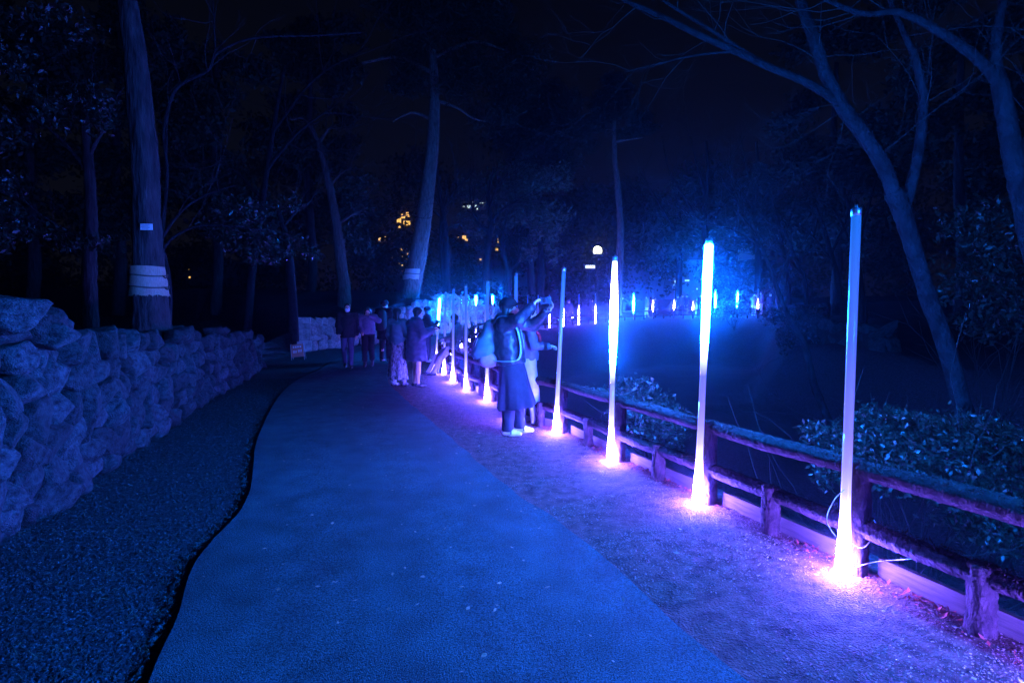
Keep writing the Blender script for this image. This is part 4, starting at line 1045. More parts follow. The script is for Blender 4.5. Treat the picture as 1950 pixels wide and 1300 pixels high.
# ------------------------------------------------------------------ people: smooth bodies and clothes grown from distance fields
class SDF:
    def __init__(s): s.items = []            # (function, lo, hi, blend)
    def cap(s, a, b, ra, rb=None, k=0.02):
        a = np.asarray(a, float); b = np.asarray(b, float); rb = ra if rb is None else rb
        ba = b - a; L = ba @ ba + 1e-9
        def f(P):
            t = np.clip(((P - a) @ ba) / L, 0, 1)
            return np.linalg.norm(P - a - t[..., None] * ba, axis=-1) - (ra + (rb - ra) * t)
        R = max(ra, rb); s.items.append((f, np.minimum(a, b) - R, np.maximum(a, b) + R, k)); return s
    def ell(s, c, r, k=0.02, R=None):
        c = np.asarray(c, float); r = np.asarray(r, float)
        def f(P):
            q = P - c
            if R is not None: q = q @ R
            return (np.linalg.norm(q / r, axis=-1) - 1) * r.min()
        m = r.max() if R is not None else r
        s.items.append((f, c - m, c + m, k)); return s
    def cone(s, a, b, wa, da, wb, db, k=0.02, folds=0, phase=0.0, depth=0.06, f0=0.2):
        """elliptic trunk from a to b; folds ripple it towards b"""
        a = np.asarray(a, float); b = np.asarray(b, float); ba = b - a; L = ba @ ba
        def f(P):
            q = P - a; tt = (q @ ba) / L; t = np.clip(tt, 0, 1)
            q = q - tt[..., None] * ba
            w = wa + (wb - wa) * t; d = da + (db - da) * t
            if folds:
                th = np.arctan2(q[..., 1], q[..., 0])
                m = 1 + depth * np.clip((t - f0) / (1 - f0), 0, 1) * (np.sin(th * folds + phase) + 0.5 * np.sin(th * (folds + 4) + phase * 2.3 + t * 3))
                w = w * m; d = d * m
            lat = (np.sqrt((q[..., 0] / w) ** 2 + (q[..., 1] / d) ** 2) - 1) * np.minimum(w, d)
            e_ = np.maximum(np.abs(tt - 0.5) - 0.5, 0) * math.sqrt(L)
            return np.where(e_ > 0, np.hypot(np.maximum(lat, 0), e_), np.maximum(lat, -0.5 * math.sqrt(L) * (1 - np.abs(2 * tt - 1))))
        R = max(wa, wb, da, db) * 1.15
        s.items.append((f, np.minimum(a, b) - [R, R, 0.02], np.maximum(a, b) + [R, R, 0.02], k)); return s
    def mesh(s, step, cut=(), pad=0.03, warp=0.0, wf=14, seed=0):
        lo = np.min([i[1] for i in s.items], axis=0) - pad; hi = np.max([i[2] for i in s.items], axis=0) + pad
        n = np.ceil((hi - lo) / step).astype(int) + 1
        ax = [lo[i] + np.arange(n[i]) * step for i in range(3)]
        D = np.full(n, 1.0)
        for f, a, b, k in s.items:
            i0 = np.clip(np.floor((a - 0.07 - lo) / step).astype(int), 0, n - 1); i1 = np.clip(np.ceil((b + 0.07 - lo) / step).astype(int) + 1, 1, n)
            sl = tuple(slice(p, q) for p, q in zip(i0, i1))
            P = np.stack(np.meshgrid(*[ax[i][sl[i]] for i in range(3)], indexing='ij'), -1)
            d = f(P); e_ = D[sl]
            h = np.clip(0.5 + 0.5 * (e_ - d) / k, 0, 1)
            D[sl] = e_ + (d - e_) * h - k * h * (1 - h)
        P = None
        if warp or cut:
            P = np.stack(np.meshgrid(*ax, indexing='ij'), -1)
        if warp: D = D + warp * pnoise(P, wf, seed)
        for c in cut: D = np.maximum(D, -c(P))
        return surface_nets(D, lo, step)

def surface_nets(D, lo, step):
    D = np.pad(D, 1, constant_values=1.0); lo = lo - step
    S = D < 0
    n = np.array(D.shape)
    cnt = np.zeros(n - 1); acc = np.zeros((*(n - 1), 3))
    cor = [(i, j, k) for i in (0, 1) for j in (0, 1) for k in (0, 1)]
    sub = lambda A, c: A[c[0]:n[0] - 1 + c[0], c[1]:n[1] - 1 + c[1], c[2]:n[2] - 1 + c[2]]
    for a in cor:
        for ax in range(3):
            if a[ax]: continue
            b = list(a); b[ax] = 1; b = tuple(b)
            m = sub(S, a) != sub(S, b)
            da, db = sub(D, a), sub(D, b)
            t = np.where(m, da / np.where(m, da - db, 1), 0)
            for q in range(3): acc[..., q] += np.where(m, a[q] + (t if q == ax else 0), 0)
            cnt += m
    act = cnt > 0
    idx = -np.ones(n - 1, int); idx[act] = np.arange(act.sum())
    cells = np.argwhere(act)
    V = (cells + acc[act] / cnt[act][:, None]) * step + lo
    F = []
    for ax in range(3):
        u, v = (ax + 1) % 3, (ax + 2) % 3
        s0 = [slice(1, n[i] - 1) for i in range(3)]; s0[ax] = slice(0, n[ax] - 1)
        s1 = list(s0); s1[ax] = slice(1, n[ax])
        A, B = S[tuple(s0)], S[tuple(s1)]
        e_ = np.argwhere(A != B)
        if not len(e_): continue
        flip = A[tuple(e_.T)]
        c = e_ + [1 if i != ax else 0 for i in range(3)]
        off = lambda du, dv: np.array([(-du if i == u else -dv if i == v else 0) for i in range(3)])
        q = np.stack([idx[tuple((c + off(du, dv)).T)] for du, dv in ((0, 0), (1, 0), (1, 1), (0, 1))], 1)
        q[~flip] = q[~flip][:, ::-1]
        F.append(q)
    F = np.concatenate(F)
    return V, F[(F >= 0).all(1)]

def A3(*a): return np.array(a, float)
STAND = dict(pel=(0, 0, .93), chest=(0, 0, 1.25), neck=(0, 0.01, 1.44), head=(0, .03, 1.575), hf=(0, 1, 0),
             shR=(.175, 0, 1.385), elR=(.225, -.02, 1.11), haR=(.235, .09, .88), hipR=(.09, 0, .91), knR=(.095, .02, .50), anR=(.10, 0, .085), toR=(0, 1, 0),
             shL=(-.175, 0, 1.385), elL=(-.225, -.02, 1.11), haL=(-.235, .09, .88), hipL=(-.09, 0, .91), knL=(-.095, .02, .50), anL=(-.10, 0, .085), toL=(0, 1, 0))

def hand(S, wr, el, grip=None, fine=True):
    """palm and five bent fingers beyond the wrist; grip = direction the fingers close towards"""
    wr, el = A3(*wr), A3(*el)
    d = wr - el; d /= np.linalg.norm(d)
    gdir = A3(*(grip if grip is not None else (0, 0.3, -1)))
    gdir = gdir - d * (gdir @ d); gdir /= np.linalg.norm(gdir) + 1e-9
    side = np.cross(d, gdir)
    pc = wr + d * 0.055
    for k in (-1, 0, 1): S.cap(wr + side * 0.012 * k, pc + side * 0.024 * k + d * 0.03, 0.016, 0.014, 0.012)
    if not fine:
        for k, L in zip((-1.5, -.5, .5, 1.5), (.05, .065, .068, .058)):
            b = pc + side * 0.019 * k + d * 0.03
            S.cap(b, b + d * L * 0.55 + gdir * L * 0.25, 0.012, 0.011, 0.004); S.cap(b + d * L * 0.55 + gdir * L * 0.25, b + d * L * 0.75 + gdir * L * 0.75, 0.011, 0.010, 0.004)
    else:
        for k, L in zip((-1.5, -.5, .5, 1.5), (.055, .072, .078, .066)):
            b = pc + side * 0.019 * k + d * 0.028
            m_ = b + d * L * 0.45 + gdir * L * 0.12 + side * 0.004 * k; e_ = m_ + d * L * 0.25 + gdir * L * 0.34
            S.cap(b, m_, 0.0098, 0.009, 0.003); S.cap(m_, e_, 0.009, 0.0078, 0.003)
    tb = wr + d * 0.025 + side * 0.022
    tm = tb + side * 0.03 + d * 0.025 + gdir * 0.012; S.cap(tb, tm, 0.014, 0.0115, 0.006); S.cap(tm, tm + d * 0.03 + gdir * 0.015, 0.0115, 0.009, 0.003)

def person(label, loc, heading, pose=None, h=1.66, wear=None, step=0.02, group=None, fine=False):
    """pose in metres for a 1.70 m figure: x to its right, y ahead, z up; wear lists the clothes"""
    J = dict(STAND); J.update(pose or {}); J = {k: A3(*v) for k, v in J.items()}
    w = dict(top='navy_cloth', hem=.86, bulk=.02, bottom='trousers', bmat='black_cloth', leg=.0, hair='short', shoe='dark_shoe'); w.update(wear or {})
    sc = h / 1.70
    hf = J['hf'] / np.linalg.norm(J['hf']); hr = np.cross(hf, [0, 0, 1]); hr /= np.linalg.norm(hr); hu = np.cross(hr, hf)
    HB = np.stack([hr, hf, hu], 1); hd = J['head']
    hp = lambda x, y, z: hd + HB @ A3(x, y, z)
    S = SDF()
    S.cap(J['neck'] - [0, 0, .05], hd - hu * .06, .058, .052)
    S.ell(hp(0, -.012, .025), (.076, .094, .098), .03, HB); S.ell(hp(0, .028, -.05), (.056, .064, .068), .03, HB)
    S.cap(hp(0, .085, .005), hp(0, .103, -.028), .009, .014, .015); S.cap(hp(-.022, .074, -.062), hp(.022, .074, -.062), .010, .010, .012)
    for s in (-1, 1): S.ell(hp(.076 * s, -.01, -.01), (.012, .022, .032), .008, HB)
    S.cap(J['shR'], J['shL'], .062, .062, .05); S.cone(J['chest'] + [0, 0, .1], J['pel'], .15, .10, .155, .105, .04)
    for q in 'RL':
        el, ha = J['el' + q], J['ha' + q]
        S.cap(J['sh' + q], el, .052, .040, .03); S.cap(el, ha, .040, .027, .02)
        S.cap(J['hip' + q], J['kn' + q], .088, .056, .03); S.cap(J['kn' + q], J['kn' + q] * .55 + J['an' + q] * .45, .056, .055, .03); S.cap(J['kn' + q] * .6 + J['an' + q] * .4, J['an' + q], .052, .036, .03)
        S.cap(J['an' + q] - [0, 0, .03], J['an' + q] - [0, 0, .045] + J['to' + q] * .12, .034, .026, .03)
        hand(S, ha, el, w.get('grip' + q), fine)
    eyes = [hp(.032 * s, .088, .012) for s in (-1, 1)]
    cut = [lambda P, e_=e_: np.linalg.norm(P - e_, axis=-1) - .010 for e_ in eyes]
    V, F = S.mesh(step if not fine else .0085, cut)
    body = put('person', mesh('person', V * sc, F, M['skin']), None, loc, (0, 0, heading))
    tag(body, label, 'person', group)
    def part(nm, S_, m, st=None, **kw):
        V, F = S_.mesh(st or step, **kw)
        return put(nm, mesh(nm, V * sc, F, M[m]), body)
    mb = MB()
    for e_ in eyes: D_, F_ = ICO1; mb.add(D_ * .009 + e_ - hf * .004, F_)
    put('eyes', mesh('eyes', np.concatenate(mb.V) * sc, mb.F, M['glass_dark']), body)
    # hair
    S = SDF(); hs = w['hair']
    S.ell(hp(0, -.022, .038), (.090, .104, .100), .02, HB)
    if hs in ('bob', 'long', 'hood'):
        dn = .16 if hs == 'bob' else .30
        for x in (-.062, -.03, .03, .062): S.cap(hp(x, -.045, .02), hp(x * 1.15, -.06, 0) - [0, 0, dn], .046, .034, .03)
    if hs == 'bun': S.ell(hp(0, -.09, .10), (.045, .045, .045), .02)
    front = lambda P: np.linalg.norm((P - hp(0, .125, -.035)) @ HB / np.array([.082, .105, .115]), axis=-1) * .09 - .09
    part('hair', S, 'hair', min(step, .016), cut=[front], warp=.004, wf=60)
    if w.get('hat'):
        S = SDF(); S.ell(hp(0, -.018, .062), (.097, .112, .085), .02, HB); S.cap(hp(-.07, -.03, .045), hp(.07, -.03, .045), .05, .05, .04)
        if w.get('visor'): S.ell(hp(0, .115, .05), (.075, .075, .012), .02, HB)
        part('hat', S, w['hat'], min(step, .014))
    if w.get('mask'):
        S = SDF(); S.ell(hp(0, .055, -.05), (.062, .058, .052), .02, HB); part('face_mask', S, 'mask', min(step, .014))
    # top
    b = w['bulk']; S = SDF()
    shm = (J['shR'] + J['shL']) / 2
    S.cap(J['shR'], J['shL'], .066 + b * .7, .066 + b * .7, .05); S.cap(J['neck'] - [0, 0, .06], J['neck'] - [0, 0, .005], .085 + b * .5, .066 + b * .4, .03)
    hem = J['pel'] + (J['chest'] - J['pel']) * (w['hem'] - J['pel'][2]) / (J['chest'][2] - J['pel'][2])
    S.cone(shm - [0, 0, .04], hem, .155 + b, .115 + b, w.get('hemw', .165 + b), w.get('hemd', .125 + b), .04, 5, 1.3, .03)
    for q in 'RL':
        sh, el, ha = J['sh' + q], J['el' + q], J['ha' + q]; cuff = el + (ha - el) * w.get('cuff', .93)
        S.cap(sh, el, .062 + b * .7, .052 + b * .7, .03); S.cap(el, cuff, .052 + b * .7, .040 + b * .6, .02)
    part('jacket' if b > .015 else 'shirt', S, w['top'], warp=.004 + b * .12, wf=32, seed=3)
    # lower half
    if w['bottom'] in ('trousers', 'wide'):
        S = SDF(); wd = .012 if w['bottom'] == 'wide' else 0
        S.cone(J['pel'] + [0, 0, .10], J['pel'] - [0, 0, .06], .15, .11, .165, .12, .03)
        for q in 'RL':
            an = J['an' + q]; en = an + (J['kn' + q] - an) * w.get('ankle', .06) - [0, 0, .02]
            S.cap(J['hip' + q], J['kn' + q], .098, .072 + wd, .03); S.cap(J['kn' + q], en, .070 + wd, .056 + wd * 1.5, .02)
        zc = min(J['anR'][2], J['anL'][2]) + w.get('trim', -.035)
        part('trousers', S, w['bmat'], warp=.006, wf=30, seed=5, cut=[lambda P: P[..., 2] - zc])
    if w.get('skirt'):
        S = SDF(); z0, z1, w0, d0, w1, d1 = w['skirt']
        S.cone(A3(J['pel'][0], J['pel'][1], z0), A3(w.get('sx', 0), w.get('sy', 0), z1), w0, d0, w1, d1, .03, 7, .7, .085); part('skirt', S, w['smat'])
    if w['shoe']:
        for q in 'RL':
            an = J['an' + q]; t = J['to' + q] / np.linalg.norm(J['to' + q])
            S = SDF(); S.cap(an - [0, 0, .04] - t * .03, an - [0, 0, .05] + t * .06, .043, .044, .02); S.cap(an - [0, 0, .05] + t * .06, an - [0, 0, .057] + t * .155, .044, .030, .03)
            if w.get('boot'): S.cap(an, an + (J['kn' + q] - an) * .35, .046, .056, .02)
            part('shoe', S, w['shoe'], min(step, .014))
    return body, J, sc
ICO1 = ico(1)

def world_pt(body, p, sc=1.0):
    c, s = math.cos(body.rotation_euler[2]), math.sin(body.rotation_euler[2])
    p = np.asarray(p) * sc; b = np.array(body.location)
    return b + np.array([c * p[0] - s * p[1], s * p[0] + c * p[1], p[2]])

def ground_at(u, v, Y=None):
    p = gnd(u, v)
    if Y: p = at(u, v, Y)
    p[2] = h1(p[0], p[1]) + (0.01 if Y is None else 0.02)
    return p
RIGHTW, LEFTW, AWAY, TOWARD = -math.pi / 2, math.pi / 2, 0.0, math.pi

# the woman raising a camera (faces right, a little towards us)
pos = gnd(979, 826); pos[2] = 0.006
w1, J1, s1 = person('person in cap, dark down jacket and long coat raising a camera with both hands', pos, RIGHTW - 0.12, dict(
    pel=(0, -.05, .93), chest=(0, -.09, 1.24), neck=(0, -.09, 1.43), head=(0, -.055, 1.565), hf=(-.1, 1, .10),
    shR=(.17, -.11, 1.375), elR=(.27, .09, 1.43), haR=(.11, .235, 1.605), shL=(-.17, -.08, 1.375), elL=(-.20, .23, 1.36), haL=(-.02, .42, 1.55),
    hipR=(.09, -.05, .91), knR=(.10, -.05, .5), anR=(.11, -.07, .085), toR=(.12, 1, 0), hipL=(-.09, -.04, .91), knL=(-.09, .02, .5), anL=(-.09, .06, .085), toL=(-.05, 1, 0)),
    1.66, dict(top='down_jacket', hem=.88, bulk=.035, hemw=.215, hemd=.19, bmat='navy_cloth', bottom='wide', shoe='light_shoe', hat='black_cloth', visor=True, hair='bob',
               skirt=(1.0, .335, .175, .145, .27, .235), smat='long_coat', sy=.03, gripR=(-.3, .6, -.2), gripL=(.4, -.3, .2), cuff=.86), .013, fine=True)
for q in 'RL':                                             # dark straps across the light shoes
    an = J1['an' + q] * s1; t = J1['to' + q]; t = t / np.linalg.norm(t); sd = np.array([t[1], -t[0], 0])
    P = [an + t * .055 + sd * .047 * math.cos(a) + np.array([0, 0, -.06 + .062 * math.sin(a)]) for a in np.linspace(0.05, math.pi - .05, 9)]
    MB().sweep(P, .010, 5).build('shoe_strap', M['dark_shoe'], w1)
S = SDF(); S.cap((-.05, -.14, 1.44), (.05, -.14, 1.44), .085, .085, .05); S.cap((0, -.16, 1.40), (0, -.17, 1.30), .10, .07, .05)
for a_ in np.linspace(-2.6, 2.6, 9): S.cap((.085 * math.sin(a_), -.085 - .085 * math.cos(a_), 1.42), (.075 * math.sin(a_), -.08 - .075 * math.cos(a_), 1.49), .032, .028, .02)
V, F = S.mesh(.014, warp=.006, wf=30); put('hood', mesh('hood', V * s1, F, M['down_jacket']), w1)
c = world_pt(w1, (.03, .395, 1.665), s1)
ph = empty('camera', c, 'small compact camera held up between two raised hands', 'camera')
ph.rotation_euler = (0.05, -0.05, RIGHTW + 0.95)
put('body', mesh('body', np.concatenate(MB().box((0, 0, 0), (.135, .028, .078)).V), MB().box((0, 0, 0), (1, 1, 1)).F, M['phone'], False), ph)
V, F = lathe([(.026, 0), (.026, .018), (.021, .022), (.019, .016)], 16); put('lens', mesh('lens', V[:, [0, 2, 1]] * [1, -1, 1] + [-.005, -.013, 0], F, M['dark_metal']), ph)
V, F = lathe([(.015, 0), (.008, .004)], 12); put('glass', mesh('glass', V[:, [0, 2, 1]] * [1, -1, 1] + [-.005, -.030, 0], F, M['glass_dark']), ph)
mb = MB()
for x, z in ((.045, .028), (.052, .012), (-.05, .03)): mb.box((x, -.0155, z), (.008, .003, .007))
mb.box((.035, 0, .041), (.022, .014, .006)); mb.build('buttons', M['metal'], ph, False)

# her two-tone backpack
bc = world_pt(w1, (.02, -.335, 1.10), s1)
bp = empty('backpack', bc, 'slouchy teal and pink backpack on the back of the camera woman', 'backpack')
bp.rotation_euler = (0, 0, w1.rotation_euler[2])
S = SDF(); S.cap((0, .05, .24), (0, -.04, -.02), .075, .13, .06); S.cap((-.06, -.03, -.02), (.06, -.03, -.02), .12, .12, .05); S.cap((-.05, -.09, -.08), (.05, -.09, -.08), .085, .085, .04)
V, F = S.mesh(.012, warp=.020, wf=22, seed=4); put('main_bag', mesh('main_bag', V, F, M['teal_bag']), bp)
S = SDF(); S.cap((-.075, .0, -.16), (.075, .0, -.16), .092, .092, .05); S.cap((-.05, .06, -.17), (.05, .06, -.17), .08, .08, .05)
V, F = S.mesh(.013, warp=.008, wf=22, seed=6); put('lower_panel', mesh('lower_panel', V, F, M['pink_bag']), bp)
for s in (-1, 1):
    o_ = A3(.02, -.335, 1.10)
    P = smooth_line([A3(s * .09, -.26, 1.36) - o_, A3(s * .115, -.17, 1.455) - o_, A3(s * .125, -.06, 1.45) - o_, A3(s * .132, .035, 1.33) - o_, A3(s * .136, .075, 1.20) - o_, A3(s * .150, .092, 1.06) - o_, A3(s * .185, .06, .95) - o_, A3(s * .21, -.06, .93) - o_, A3(s * .15, -.22, .93) - o_], 5)
    T = np.gradient(P, axis=0); N0 = np.cross(T, [0, 0, 1.0]); mb = MB()
    W = np.tile([[1.0, 0, 0]], (len(P), 1)); W[:, 1] = -s * 0.55; W /= np.linalg.norm(W, axis=1)[:, None]
    Q = np.cross(T, W); Q /= np.linalg.norm(Q, axis=1)[:, None] + 1e-9
    V = np.concatenate([np.stack([p_ - w_ * .019 - q_ * .004, p_ + w_ * .019 - q_ * .004, p_ + w_ * .019 + q_ * .004, p_ - w_ * .019 + q_ * .004]) for p_, w_, q_ in zip(P, W, Q)])
    F = [(i * 4 + k, i * 4 + (k + 1) % 4, i * 4 + 4 + (k + 1) % 4, i * 4 + 4 + k) for i in range(len(P) - 1) for k in range(4)]
    put('strap', mesh('strap', V, F, M['strap_teal']), bp)
MB().sweep(smooth_line([(-.03, .06, .30), (-.02, .03, .36), (.02, .03, .36), (.03, .06, .30)], 4), .008, 5).build('carry_loop', M['strap_teal'], bp)
MB().sweep(smooth_line([(.11, -.10, .10), (.13, -.13, -.02), (.10, -.15, -.15)], 4), .006, 5).sweep(smooth_line([(-.08, -.12, .16), (0, -.155, .06), (.08, -.14, -.10)], 4), .005, 5).build('zip', M['cream_cloth'], bp)

pos = gnd(1006, 806); pos[2] = 0.006
w2, J2, s2 = person('person in pale trousers half hidden beyond the camera woman, red strap on chest', pos, RIGHTW + 0.1, dict(
    knR=(.10, .06, .5), anR=(.10, .09, .085), knL=(-.09, -.02, .5), anL=(-.1, -.10, .10), elR=(.24, .05, 1.13), haR=(.16, .26, 1.12), elL=(-.24, .05, 1.13), haL=(-.12, .28, 1.12)),
    1.58, dict(top='violet_cloth', hem=.92, bulk=.022, bmat='cream_cloth', bottom='wide', shoe='light_shoe', hair='bob'), .015)
MB().sweep(smooth_line([A3(.20, -.06, 1.40) * s2, A3(.17, .12, 1.30) * s2, A3(.02, .16, 1.12) * s2, A3(-.15, .13, 1.0) * s2], 5), .020, 6).build('strap', M['red_cloth'], w2)
S = SDF(); S.cap((.05, -.19, 1.20), (.05, -.19, 1.02), .10, .12, .04); V, F = S.mesh(.016, warp=.008, wf=24)
sb = tag(put('shoulder_bag', mesh('shoulder_bag', V * s2 , F, M['coat_blue']), None, w2.location, (0, 0, w2.rotation_euler[2])), 'dark blue bag on the back of the half hidden pale-trousered person', 'bag')

# mid-ground visitors
def walk(lead, amp=1.0):
    a = 1 if lead == 'R' else -1
    q, o = ('R', 'L') if a == 1 else ('L', 'R')
    return {'kn' + q: (.09 * a, .16 * amp, .51), 'an' + q: (.085 * a, .20 * amp, .10), 'kn' + o: (-.09 * a, .05, .49), 'an' + o: (-.085 * a, -.20 * amp, .15), 'to' + o: (0, .75, -.5),
            'el' + q: (.22 * a, -.12, 1.12), 'ha' + q: (.22 * a, -.08, .88), 'el' + o: (-.22 * a, .05, 1.11), 'ha' + o: (-.21 * a, .2, .92)}
pos = gnd(854, 722); pos = np.array([near_pos[8][0] - .10, near_pos[8][1] - 0.25, .01])
person('person in light trousers leaning back on the fence, legs stretched to the left', pos + [0, 0, 0], LEFTW + 0.1, dict(
    pel=(0, -.36, .74), chest=(0, -.50, 1.05), neck=(0, -.46, 1.25), head=(0, -.40, 1.385), hf=(.2, 1, -.35), shR=(.175, -.50, 1.20), elR=(.25, -.38, .96), haR=(.16, -.16, .90),
    shL=(-.175, -.50, 1.20), elL=(-.24, -.42, .95), haL=(-.16, -.2, .86), hipR=(.09, -.34, .72), knR=(.10, .02, .47), anR=(.10, .26, .09), hipL=(-.09, -.34, .72), knL=(-.10, -.06, .43), anL=(-.11, .10, .09)),
    1.66, dict(top='grey_cloth', hem=.68, bulk=.03, bmat='cream_cloth', hair='bob'), .018)
S = SDF(); S.ell((0, -.66, 1.0), (.17, .07, .27)); V, F = S.mesh(.02, warp=.006)
tag(put('backpack', mesh('backpack', V, F, M['teal_bag']), None, pos, (0, 0, LEFTW + 0.1)), 'flat blue-green rucksack on the back of the leaning person', 'backpack')
pos = gnd(793, 737); pos[2] = .01
w4, J4, s4 = person('person in short bulky blue coat with bare legs and black shoes', pos, RIGHTW + 0.35, dict(
    chest=(0, .0, 1.24), head=(0, .05, 1.56), hf=(.1, 1, -.25), elR=(.24, .10, 1.12), haR=(.12, .33, 1.22), elL=(-.24, .10, 1.12), haL=(-.06, .34, 1.2), anR=(.07, .02, .085), anL=(-.07, -.03, .085), knR=(.075, .03, .5), knL=(-.075, 0, .5)),
    1.62, dict(top='coat_blue', hem=.56, bulk=.06, hemw=.27, hemd=.235, bottom='none', hair='long'), .017)
S = SDF(); S.cap((-.09, -.10, 1.37), (.09, -.10, 1.37), .075, .075, .05); S.cap((0, -.14, 1.33), (0, -.13, 1.22), .08, .05, .05); V, F = S.mesh(.018, warp=.005); put('hood', mesh('hood', V * s4, F, M['coat_blue']), w4)
c = world_pt(w4, (.03, .42, 1.26), s4); cm = empty('camera', c, 'black camera held low in front of the person in the short coat', 'camera'); cm.rotation_euler = (0, 0, RIGHTW + .35)
MB().box((0, 0, 0), (.13, .05, .08)).box((0, 0, .05), (.05, .045, .03)).build('body', M['dark_metal'], cm, False)
V, F = lathe([(.034, 0), (.036, .06), (.03, .062)], 12); put('lens', mesh('lens', V[:, [0, 2, 1]] + [0, .025, 0], F, M['glass_dark']), cm)
pos = gnd(758, 736); pos[2] = .01
w5, _, s5 = person('person seen from behind in teal shirt and black-white patterned wide trousers', pos, AWAY - 0.5, dict(hf=(.4, 1, 0), elR=(.25, .02, 1.12), haR=(.15, .24, 1.1), anR=(.11, .04, .085), anL=(-.1, -.04, .085)),
    1.60, dict(top='teal_cloth', hem=.90, bulk=.022, hemw=.18, hemd=.14, bmat='patterned', bottom='wide', hair='bob', skirt=(1.0, .16, .16, .13, .235, .20), smat='patterned'), .018)
S = SDF(); S.cap((.20, .06, .93), (.24, .10, .72), .075, .10, .04); V, F = S.mesh(.02, warp=.006)
tag(put('shoulder_bag', mesh('shoulder_bag', V * s5, F, M['black_cloth']), None, pos, (0, 0, AWAY - .5)), 'black bag hanging beside the patterned trousers', 'bag')
pos = np.array([-3.78, 15.6, 0]); pos[2] = h1(-3.78, 15.6) + .02
person('tall person in black coat and dark rucksack behind the teal shirted one', pos, AWAY - .2, dict(haR=(.2, .2, 1.0)), 1.83, dict(top='black_cloth', hem=.62, bulk=.05, hair='short', hat='black_cloth'), .024)
S = SDF(); S.cap((0, -.23, 1.42), (0, -.24, 1.10), .15, .17, .05); V, F = S.mesh(.025)
tag(put('backpack', mesh('backpack', V, F, M['black_cloth']), None, pos, (0, 0, AWAY - .2)), 'bulky black rucksack worn by the tall person in black', 'backpack')
pos = np.array([-2.52, 15.6, 0]); pos[2] = h1(-2.52, 15.6) + .015
person('dark clothed person in knit hat just beyond the short blue coat', pos, RIGHTW + .3, dict(elR=(.24, .12, 1.12), haR=(.1, .33, 1.25), elL=(-.24, .12, 1.12), haL=(-.06, .34, 1.25)), 1.64, dict(top='black_cloth', hem=.80, bulk=.04, hat='black_cloth', hair='bob', shoe='light_shoe', bmat='denim'), .022)
pos = gnd(663, 703); pos[2] = h1(pos[0], pos[1]) + .03
person('man in dark jacket and white face mask walking towards us', pos, TOWARD + .25, dict(walk('L'), hf=(-.15, 1, 0)), 1.75, dict(top='black_cloth', hem=.80, bulk=.045, bmat='denim', mask=True), .019)
pos = gnd(702, 701); pos[2] = h1(pos[0], pos[1]) + .03
w8, _, s8 = person('woman in pale violet jacket walking with one hand at her lowered face', pos, TOWARD + .15, dict(walk('R', .6), hf=(-.1, 1, -.45), head=(0, .07, 1.55), elL=(-.30, .12, 1.30), haL=(-.07, .19, 1.43), elR=(.23, .05, 1.12), haR=(.15, .22, 1.0)), 1.66,
       dict(top='violet_cloth', hem=.92, bulk=.04, bmat='black_cloth', bottom='wide', hair='bob', boot=True, ankle=.3), .019)

# visitors on the far bank
FAR = [(947, 27.6, 1.66, 'pink_bag', 'cream_cloth', 0, 'visitor in rosy jacket on the far path left of the camera woman', LEFTW),
       (1083, 34.5, 1.62, 'coat_blue', 'denim', 'violet_cloth', 'far visitor with pale hat beside the yellow torch', TOWARD),
       (1126, 37.2, 1.55, 'coat_blue', 'black_cloth', 0, 'far visitor with bare head left of the lamp post', RIGHTW),
       (1186, 39.8, 1.65, 'navy_cloth', 'denim', 0, 'far visitor photographing beyond the white and violet tube', TOWARD),
       (1232, 40.6, 1.78, 'violet_cloth', 'cream_cloth', 0, 'tall far visitor in rosy coat left of a white-lit tube', LEFTW),
       (1246, 41.0, 1.64, 'navy_cloth', 'black_cloth', 0, 'far visitor whose face shows just right of a white-lit tube', TOWARD),
       (1276, 40.4, 1.55, 'coat_blue', 'black_cloth', 0, 'far visitor bending at the rail before the chatting trio', RIGHTW),
       (1289, 41.2, 1.68, 'coat_blue', 'violet_cloth', 0, 'leftmost of the trio chatting on the far bank', RIGHTW),
       (1299, 41.8, 1.66, 'violet_cloth', 'denim', 0, 'middle one of the trio chatting on the far bank', TOWARD),
       (1308, 41.2, 1.68, 'navy_cloth', 'violet_cloth', 0, 'rightmost of the trio chatting on the far bank', LEFTW),
       (1325, 39.8, 1.30, 'pink_bag', 'cream_cloth', 'red_cloth', 'small far visitor in red hat and rosy clothes', LEFTW),
       (1334, 40.4, 1.72, 'black_cloth', 'black_cloth', 0, 'dark far visitor next to the small red hatted one', TOWARD),
       (1400, 40.2, 1.68, 'navy_cloth', 'black_cloth', 0, 'far visitor half hidden behind the cyan tube and round shrub', TOWARD),
       (1435, 38.2, 1.66, 'violet_cloth', 'cream_cloth', 0, 'far visitor lifting a camera beside the last tube', TOWARD),
       (1450, 38.6, 1.70, 'violet_cloth', 'cream_cloth', 0, 'far visitor in white trousers right of the last tube', LEFTW),
       (1466, 38.2, 1.66, 'navy_cloth', 'black_cloth', 0, 'dim far visitor alone right of the white-trousered one', TOWARD),
       (1483, 37.0, 1.74, 'navy_cloth', 'denim', 0, 'taller of two dim visitors before the dark rocks on the right', TOWARD),
       (1488, 36.4, 1.60, 'black_cloth', 'denim', 0, 'shorter of two dim visitors before the dark rocks on the right', LEFTW)]
